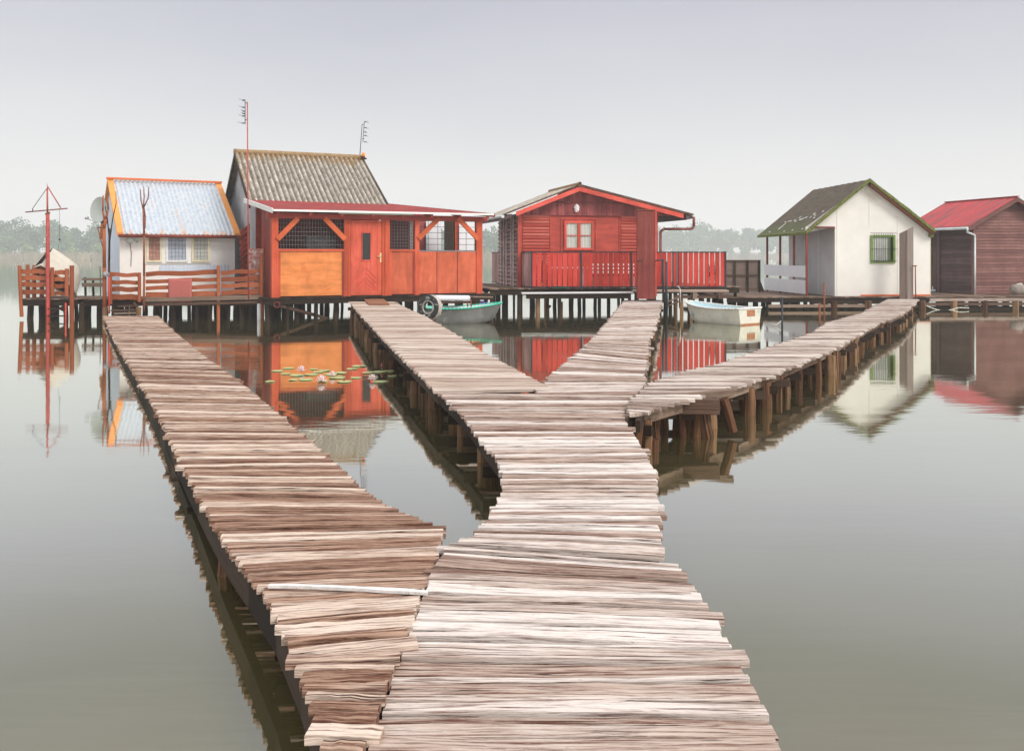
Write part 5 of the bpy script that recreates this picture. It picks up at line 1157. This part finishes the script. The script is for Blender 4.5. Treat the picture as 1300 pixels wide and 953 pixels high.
# porch
for i, px in enumerate((1026, 1008, 990.5, 974)):
    v = 0.03 if i == 0 else A.v(px, sL+.12); s_ = sL+.10
    ab('porch_post', 'post_red', s_, s_+.06, v, v+.06, za, min(zporch, rz(s_)-.05))
vv = A.v(971, sL+.1)
ab('porch_beam', 'dark_timber', sL+.08, sL+.16, .0, vv, rz(sL+.08)-.12, rz(sL+.08)-.05); ab('porch_beam', 'post_red', sL+.16, -.001, .0, .05, zporch-.05, zporch-.001)
zc = lambda y: A.z(y, sL, 0)
for y0, y1 in ((337.5, 353), (356, 374)):
    ab('parapet_board', 'white_board', sL+.075, sL+.098, .07, vv, zc(y1-.5), zc(y0))
# window
s0, s1 = A.s(1105), A.s(1136); z0, z1 = A.z(334, 1.3), A.z(298.5, 1.3); f = .065
m = MB()
for q in ((s0, s0+f, z0, z1), (s1-f, s1, z0, z1), (s0+f, s1-f, z0, z0+f), (s0+f, s1-f, z1-f, z1), (s1-f-.14, s1-f-.09, z0+f, z1-f)): m.fbox(A, q[0], q[1], -.045, -.002, q[2], q[3])
wn = m.build('window', 'green_paint', cab)
m = MB(); m.grid(lambda u, w: A.pt(lerp(s0+f, s1-f-.14, u), -.012+.008*math.sin(u*36), lerp(z0+f, z1-f, w)), 36, 2, lambda u, w: (u, w)); m.build('curtain', 'curtain', wn)
m = MB(); m.fbox(A, s1-f-.09, s1-f, -.01, -.004, z0+f, z1-f); m.build('pane', 'glass_dark', wn)
m = MB()
for i in range(9): s_ = lerp(s0+f, s1-f, (i+.5)/9); m.cyl(A.pt(s_, -.06, z0+f*.5), A.pt(s_, -.06, z1+.06), .006, .006, 5)
for z in (lerp(z0, z1, .08), (z0+z1)/2, z1+.06): m.cyl(A.pt(s0-.03, -.066, z), A.pt(s1+.03, -.066, z), .007, .007, 5)
m.build('bars', 'black_iron', wn)
ab('sill_strip', 'ridge_orange', A.s(1093), Wa-.02, -.03, -.001, za+.002, za+.05)
ab('eave_block', 'moss', Wa-.06, Wa+.05, -.12, -.002, rz(Wa)-.22, rz(Wa)-.10)
ab('corner_strip', 'cream_paint', Wa-.0, Wa+.012, -.01, .05, za, rz(Wa)-.2)
# tall slab of two boards in front
t = thing('slanted_board_screen', 'tall grey brown double board with slanted top in front of the white cabin', 'board', tuple(P(1151, 379, 27.6)))
D = 27.5
for a, b, ya, yb in ((1142.5, 1151, 296.5, 292.3), (1151.3, 1159, 292, 287.5)):
    m = MB(); x0, x1 = X(a, D), X(b, D); yy = D if a < 1150 else D-.03
    m.hexa([(x0, yy, Z(379.5, D)), (x1, yy, Z(379.5, D)), (x1, yy+.04, Z(379.5, D)), (x0, yy+.04, Z(379.5, D)), (x0, yy, Z(ya, D)), (x1, yy, Z(yb, D)), (x1, yy+.04, Z(yb, D)), (x0, yy+.04, Z(ya, D))]); m.build('board', 'plank_weathered', t)
t = thing('tee_post', 'thin rusty T-shaped post at the end of the right boardwalk', 'post', tuple(P(1162.5, 378, 27.4)))
m = MB(); m.cyl(P(1162.5, 379, 27.4), P(1162, 338, 27.4), .018, .018, 7); m.build('stem', 'rust', t)
m = MB(); m.cyl(P(1158, 337.7, 27.4), P(1164, 337.3, 27.4), .018, .018, 7); m.build('cross_bar', 'rust', t)
# dark panel fence
t = thing('panel_fence', 'dark weathered fence of six square panels between red and white cabins', 'fence', (X(944, 29.5), 29.5, za))
D = 29.3; x0, x1, z0, z1 = X(918, D), X(965, D), Z(369, D), Z(330, D)
m = MB(); m.box(x0, x1, D+.02, D+.04, z0, z1-.02); m.build('panel', 'plank_weathered', t)
for px in (918, 933, 949, 964): m = MB(); m.box(X(px, D)-.03, X(px, D)+.03, D-.03, D+.019, z0-.05, z1); m.build('post', 'dark_timber', t)
for z in (z0+.05, (z0+z1)/2, z1-.03): m = MB(); m.box(x0, x1, D-.012, D+.018, z-.03, z+.03); m.build('rail', 'timber', t)
m = MB(); m.poly([(X(965, D), D, z0), (X(971, D), D, z0-.05), (X(965, D), D, z0+.35)], .04, (0, -1, 0)); m.build('brace', 'dark_timber', t)

# ================================================================== BROWN CABIN
B = Frame(1236, 29.3, 13.7)
t = thing('brown_cabin', 'brown lap-sided cabin with bright red roof at the right edge', 'cabin', tuple(B.pt(1.6, 1.5, za)))
cab = t
def bb(name, mat, *a): m = MB(); m.fbox(B, *a); return m.build(name, mat, cab)
sPk = B.s(1291, -.25); zPk = B.z(251, sPk, -.25); sE = B.s(1229, -.25); zE = B.z(288.5, sE, -.25); Wb = 2*sPk-.02; sE2 = 2*sPk-sE; vb_ = 2.75
def bz(s): return lerp(zE, zPk, (s-sE)/(sPk-sE)) if s < sPk else lerp(zPk, zE, (s-sPk)/(sE2-sPk))
slpb = (zPk-zE)/(sPk-sE)
q = [B.pt(.0, 0, za), B.pt(Wb, 0, za), B.pt(Wb, 0, bz(Wb)-.08), B.pt(sPk, 0, bz(sPk)-.08), B.pt(0, 0, bz(0)-.08)]
m = MB(); m.poly(q, .06, B.pt(0, -1, 0)-B.pt(0, 0, 0)); m.build('front_wall', 'brown_siding', cab)
m = MB(); courses(m, B, 's', 0, lambda z: max(.03, (z-zE+.1)/slpb+sE), lambda z: min(Wb-.03, sE2-(z-zE+.1)/slpb), za+.01, bz(sPk)-.14, .095, -1, .022); m.build('front_siding', 'brown_siding', cab)
vs = B.v(1191, 0)
bb('side_wall', 'dark_siding', 0, .05, .061, vb_, za, bz(0)-.1); m = MB(); courses(m, B, 'v', 0, lambda z: .08, lambda z: vs-.14, za+.01, bz(0)-.12, .12, -1, .02); m.build('side_siding', 'dark_siding', cab)
bb('corner_board', 'brown_siding', -.03, .03, -.03, .06, za, bz(0)-.1); bb('door_post', 'dark_siding', -.06, -.001, vs-.13, vs-.02, za, bz(0)-.12)
bb('side_wall', 'brown_siding', Wb-.05, Wb, .061, vb_, za, bz(0)-.1); bb('back_wall', 'brown_siding', .051, Wb-.051, vb_-.05, vb_, za, bz(0)-.1)
d_ = B.v(1180, 0); m = MB(); m.fbox(B, -.035, -.001, vs, min(d_, vb_), za+.02, bz(0)-.22); dr = m.build('door', 'dark_siding', cab)
for z0, z1 in ((.1, .6), (.75, 1.45), (1.55, 2.0)):
    for va_ in (.12, .55):
        m = MB(); a = vs+(min(d_, vb_)-vs)*va_; b = a+(min(d_, vb_)-vs)*.3; m.fbox(B, -.055, -.036, a, b, za+z0, min(za+z1, bz(0)-.3)); m.build('panel', 'dark_siding', dr)
m = MB(); m.fbox(B, -.05, -.036, vs+.08, vs+.75, za+.03, za+.2); m.build('kick_plate', 'hut_side', dr)
m = MB(); m.cyl(B.pt(-.06, vs+.62, za+.95), B.pt(-.10, vs+.62, za+.95), .03, .03, 8); m.build('knob', 'white_paint', dr)
for sa, sb_ in ((sE, sPk), (sPk, sE2)):
    m = MB(); a, b = bz(sa), bz(sb_); L = math.hypot(sb_-sa, b-a)
    for off, fl in ((.03, False), (.0, True)):
        m.grid(lambda u, w: B.pt(lerp(sa, sb_, u), lerp(-.28, vb_+.3, w), lerp(a, b, u)+off+.010*abs(math.sin(w*34))), 6, 120, lambda u, w: (w*3.3, (u if a < b else 1-u)*L), .5, True, fl)
    m.build('roof', 'roof_bright_red', cab)
    m = MB(); m.hexa([B.pt(sa, -.30, a-.12), B.pt(sb_, -.30, b-.12), B.pt(sb_, -.265, b-.12), B.pt(sa, -.265, a-.12), B.pt(sa, -.30, a+.02), B.pt(sb_, -.30, b+.02), B.pt(sb_, -.265, b+.02), B.pt(sa, -.265, a+.02)]); m.build('barge_board', 'brown_siding', cab)
m = MB(); m.fbox(B, sPk-.06, sPk+.06, -.3, vb_+.3, zPk+.035, zPk+.06); m.build('ridge_cap', 'roof_bright_red', cab)
m = MB(); m.cyl(B.pt(sE-.04, -.28, zE-.03), B.pt(sE-.04, vb_+.3, zE-.03), .045, .045, 10); m.build('gutter', 'gutter_white', cab)
m = MB(); m.tube([B.pt(sE-.03, -.26, zE-.05), B.pt(sE-.02, -.24, zE-.16), B.pt(-.02, -.07, zE-.24), B.pt(.0, -.06, zE-.32), B.pt(.0, -.06, za)], .03, 9, .5); m.build('downpipe', 'gutter_white', cab)

t = thing('wrapped_bundle', 'lumpy mottled grey bundle against the brown cabin front', 'bundle', tuple(P(1292, 375, 28.9)))
c = P(1293, 368, 29.0)
m = MB(); m.grid(lambda u, w: c+Vector(((.27+.02*math.sin(u*40+w*9))*math.cos(6.2832*u)*max(0, math.sin(w*3.1415))**.7, .16*math.sin(6.2832*u)*max(0, math.sin(w*3.1415))**.7, .18*math.cos(w*3.1416)+.012*math.sin(u*33))), 36, 16, lambda u, w: (u, w)); m.build('sack', 'stone', t)
m = MB(); m.cyl(c+Vector((-.08, -.03, .17)), c+Vector((.1, .0, .19)), .03, .03, 7); m.build('knot', 'shell_cream', t)
m = MB(); pts = [A.pt(A.s(1177, -.55), -.55, .22)]
for i in range(13):
    u = i/12; a = P(1176, 388, 27.4); b = P(1230, 391, 27.4); p = lerp(a, b, u); p.z -= .12*math.sin(math.pi*min(1, u*1.3))*(1 if u < .77 else .3); pts.append(p)
m.tube(pts[1:], .016, 6, .5); recenter(tag(m.build('mooring_rope', 'rope'), 'slack white rope hanging under the dock before the brown cabin', 'rope'))

# ================================================================== boats and poles on the right
t = thing('rowing_boat', 'weathered white dinghy with patches of blue and rust moored near the picket railing', 'boat', tuple(G(925, 410, 0)), 'boats moored by the cabins')
st = G(953, 412.5, 0); boat(t, (st.x, st.y+.05, -.05), 128, 1.95, 1.05, .42, ('hull_white', 'hull_inside', 'white_paint'), stern=.82, rake=.45)
def on_transom(u0, u1, z0, z1, mat, name, off=.006):
    y = R(128); ax = Vector((math.cos(y), math.sin(y), 0)); sd = Vector((-math.sin(y), math.cos(y), 0)); o_ = Vector((st.x, st.y+.05, -.05))-ax*off
    m = MB(); m.poly([o_+sd*u0+Vector((0, 0, z0)), o_+sd*u1+Vector((0, 0, z0)), o_+sd*u1+Vector((0, 0, z1)), o_+sd*u0+Vector((0, 0, z1))], .01, -ax); m.build(name, mat, t)
on_transom(-.18, .12, .25, .40, 'hull_rust', 'motor_pad'); on_transom(-.36, .34, .045, .085, 'hull_rust', 'rust_band')
m = MB(); a = G(977, 409, .08); m.tube([a, G(985, 413, .02), G(992, 407, .12)], .008, 5); recenter(tag(m.build('mooring_line', 'rope'), 'thin line from the white dinghy stern to the black pole', 'rope'))
for (px, yb, yt, r, mat, lab) in ((993, 432, 377, .025, 'black_iron', 'straight black pole in the water right of the white dinghy'),
                                 (1040.5, 416, 385, .028, 'rust', 'short rusty pole in the water near the right boardwalk'),
                                 (1046.5, 411, 359, .022, 'rust', 'tall thin rusty pole in the water near the right boardwalk')):
    m = MB(); g = G(px, yb-3, 0); m.cyl((g.x, g.y, -.4), (g.x, g.y, H-(yt-YH)/F*g.y), r*g.y/23, r*g.y/23, 8); recenter(tag(m.build('water_pole', mat), lab, 'pole'))
# offcut stump and bent roots under the right walkway corner
m = MB(); g = G(828, 572, 0); m.cyl((g.x, g.y, -.2), (g.x, g.y, .10), .055, .05, 11, None, True, .12, 3, False); recenter(tag(m.build('stump', 'post_wood'), 'short cut stump beside the first posts of the right boardwalk', 'stump'))
t = thing('bearer_beam', 'thick bearer beam on leaning props under the right boardwalk start', 'beam', tuple(G(865, 540, 0)))
m = MB(); m.board(P(826, 514, 8.15), P(912, 516, 8.15), .12, .13); m.build('beam', 'timber', t)
m = MB(); m.board(P(850, 505, 8.3), P(930, 497, 8.3), .10, .05); m.build('upper_beam', 'timber', t)
for (a, b, r) in (((862, 522), (866, 556), .04), ((892, 524), (898, 556), .062), ((886, 524), (884, 556), .045), ((918, 506), (926, 534), .045)):
    m = MB(); D = 8.25; m.cyl(P(*a, D), lerp(P(*a, D), P(*b, D), 1.5), r, r, 10, None, True, .14, 4, False); m.build('prop', 'post_wood', t)

# ================================================================== water lilies
rl = random.Random(11)
pads = [(352, 470.5), (366, 467), (363, 474), (377, 476), (343, 484), (372, 482), (388, 481.5), (398, 468), (404, 472), (412, 470), (420, 475), (432, 473), (428, 479), (437, 484), (452, 479), (447, 468), (456, 464.5), (466, 473), (478, 472), (492, 471), (498, 477), (484, 484), (502, 467), (474, 478), (410, 484), (395, 475)]
for i, (px, py) in enumerate(pads):
    g = G(px, py, .008); r = rl.uniform(.06, .11); m = MB(); b = len(m.v); n = 22; a0 = rl.uniform(0, 6.28); tilt = rl.uniform(-.04, .04)
    m.v.append(Vector((g.x, g.y, .008)))
    for k in range(n+1):
        a = a0+k/n*(6.2832-.35); rr_ = r*(1+.04*math.sin(a*5+i)); m.v.append(Vector((g.x+rr_*math.cos(a), g.y+rr_*math.sin(a), .010+max(0, .004*math.sin(a*2+i))+tilt*0)))
    for k in range(n): m.face([b, b+1+k, b+2+k], [(0, 0)]*3, .5, False)
    o = m.build('lily_pad', 'lily_pad', None, lambda o: setattr(o.modifiers.new('thick', 'SOLIDIFY'), 'thickness', .004))
    recenter(tag(o, 'round green lily pad floating in the patch beside the beige boardwalk', 'lily pad', 'lily pads floating in the patch'))
def lily(px, py, r, label):
    g = G(px, py, .02); t = thing('water_lily', label, 'water lily', (g.x, g.y, .0), 'pale water lily flowers')
    m = MB()
    for ring, (n, el, ln) in enumerate(((9, 18, 1.0), (8, 42, .92), (6, 66, .8))):
        for k in range(n):
            a = k/n*6.2832+ring*.4; d = Vector((math.cos(a), math.sin(a), 0)); sd = Vector((-d.y, d.x, 0)); e = R(el)
            base = Vector((g.x, g.y, .02+ring*.01)); tip = base+d*r*ln*math.cos(e)+Vector((0, 0, r*ln*math.sin(e))); mid = base+(tip-base)*.5-Vector((0, 0, r*.08)); b = len(m.v)
            m.v.extend([base-sd*r*.08, mid-sd*r*.22, tip, mid+sd*r*.22, base+sd*r*.08]); m.face([b, b+1, b+2, b+3, b+4], [(0, 0)]*5, .5, False)
    m.build('petals', 'lily_petal', t)
    m = MB(); m.cyl((g.x, g.y, .02), (g.x, g.y, .02+r*.35), r*.16, r*.2, 9); m.build('heart', 'lily_heart', t)
lily(382.5, 471, .085, 'leftmost pale water lily, highest in the patch'); lily(408, 484, .09, 'largest open water lily at the front of the patch')
lily(422, 477, .07, 'small pale water lily in the middle of the patch'); lily(473, 482, .08, 'pink hearted water lily nearest the beige boardwalk')
t = thing('lily_bud', 'dark red closed lily bud on a stalk near the boardwalk posts', 'lily bud', tuple(G(485, 470, 0)))
g = G(485, 470, 0); m = MB(); m.cyl(g, g+Vector((0, 0, .05)), .006, .006, 6); m.build('stalk', 'lily_pad', t)
m = MB(); m.cyl(g+Vector((0, 0, .04)), g+Vector((0, 0, .075)), .018, .022, 8); m.cyl(g+Vector((0, 0, .075)), g+Vector((0, 0, .11)), .022, .003, 8); m.build('bud', 'lily_bud', t)
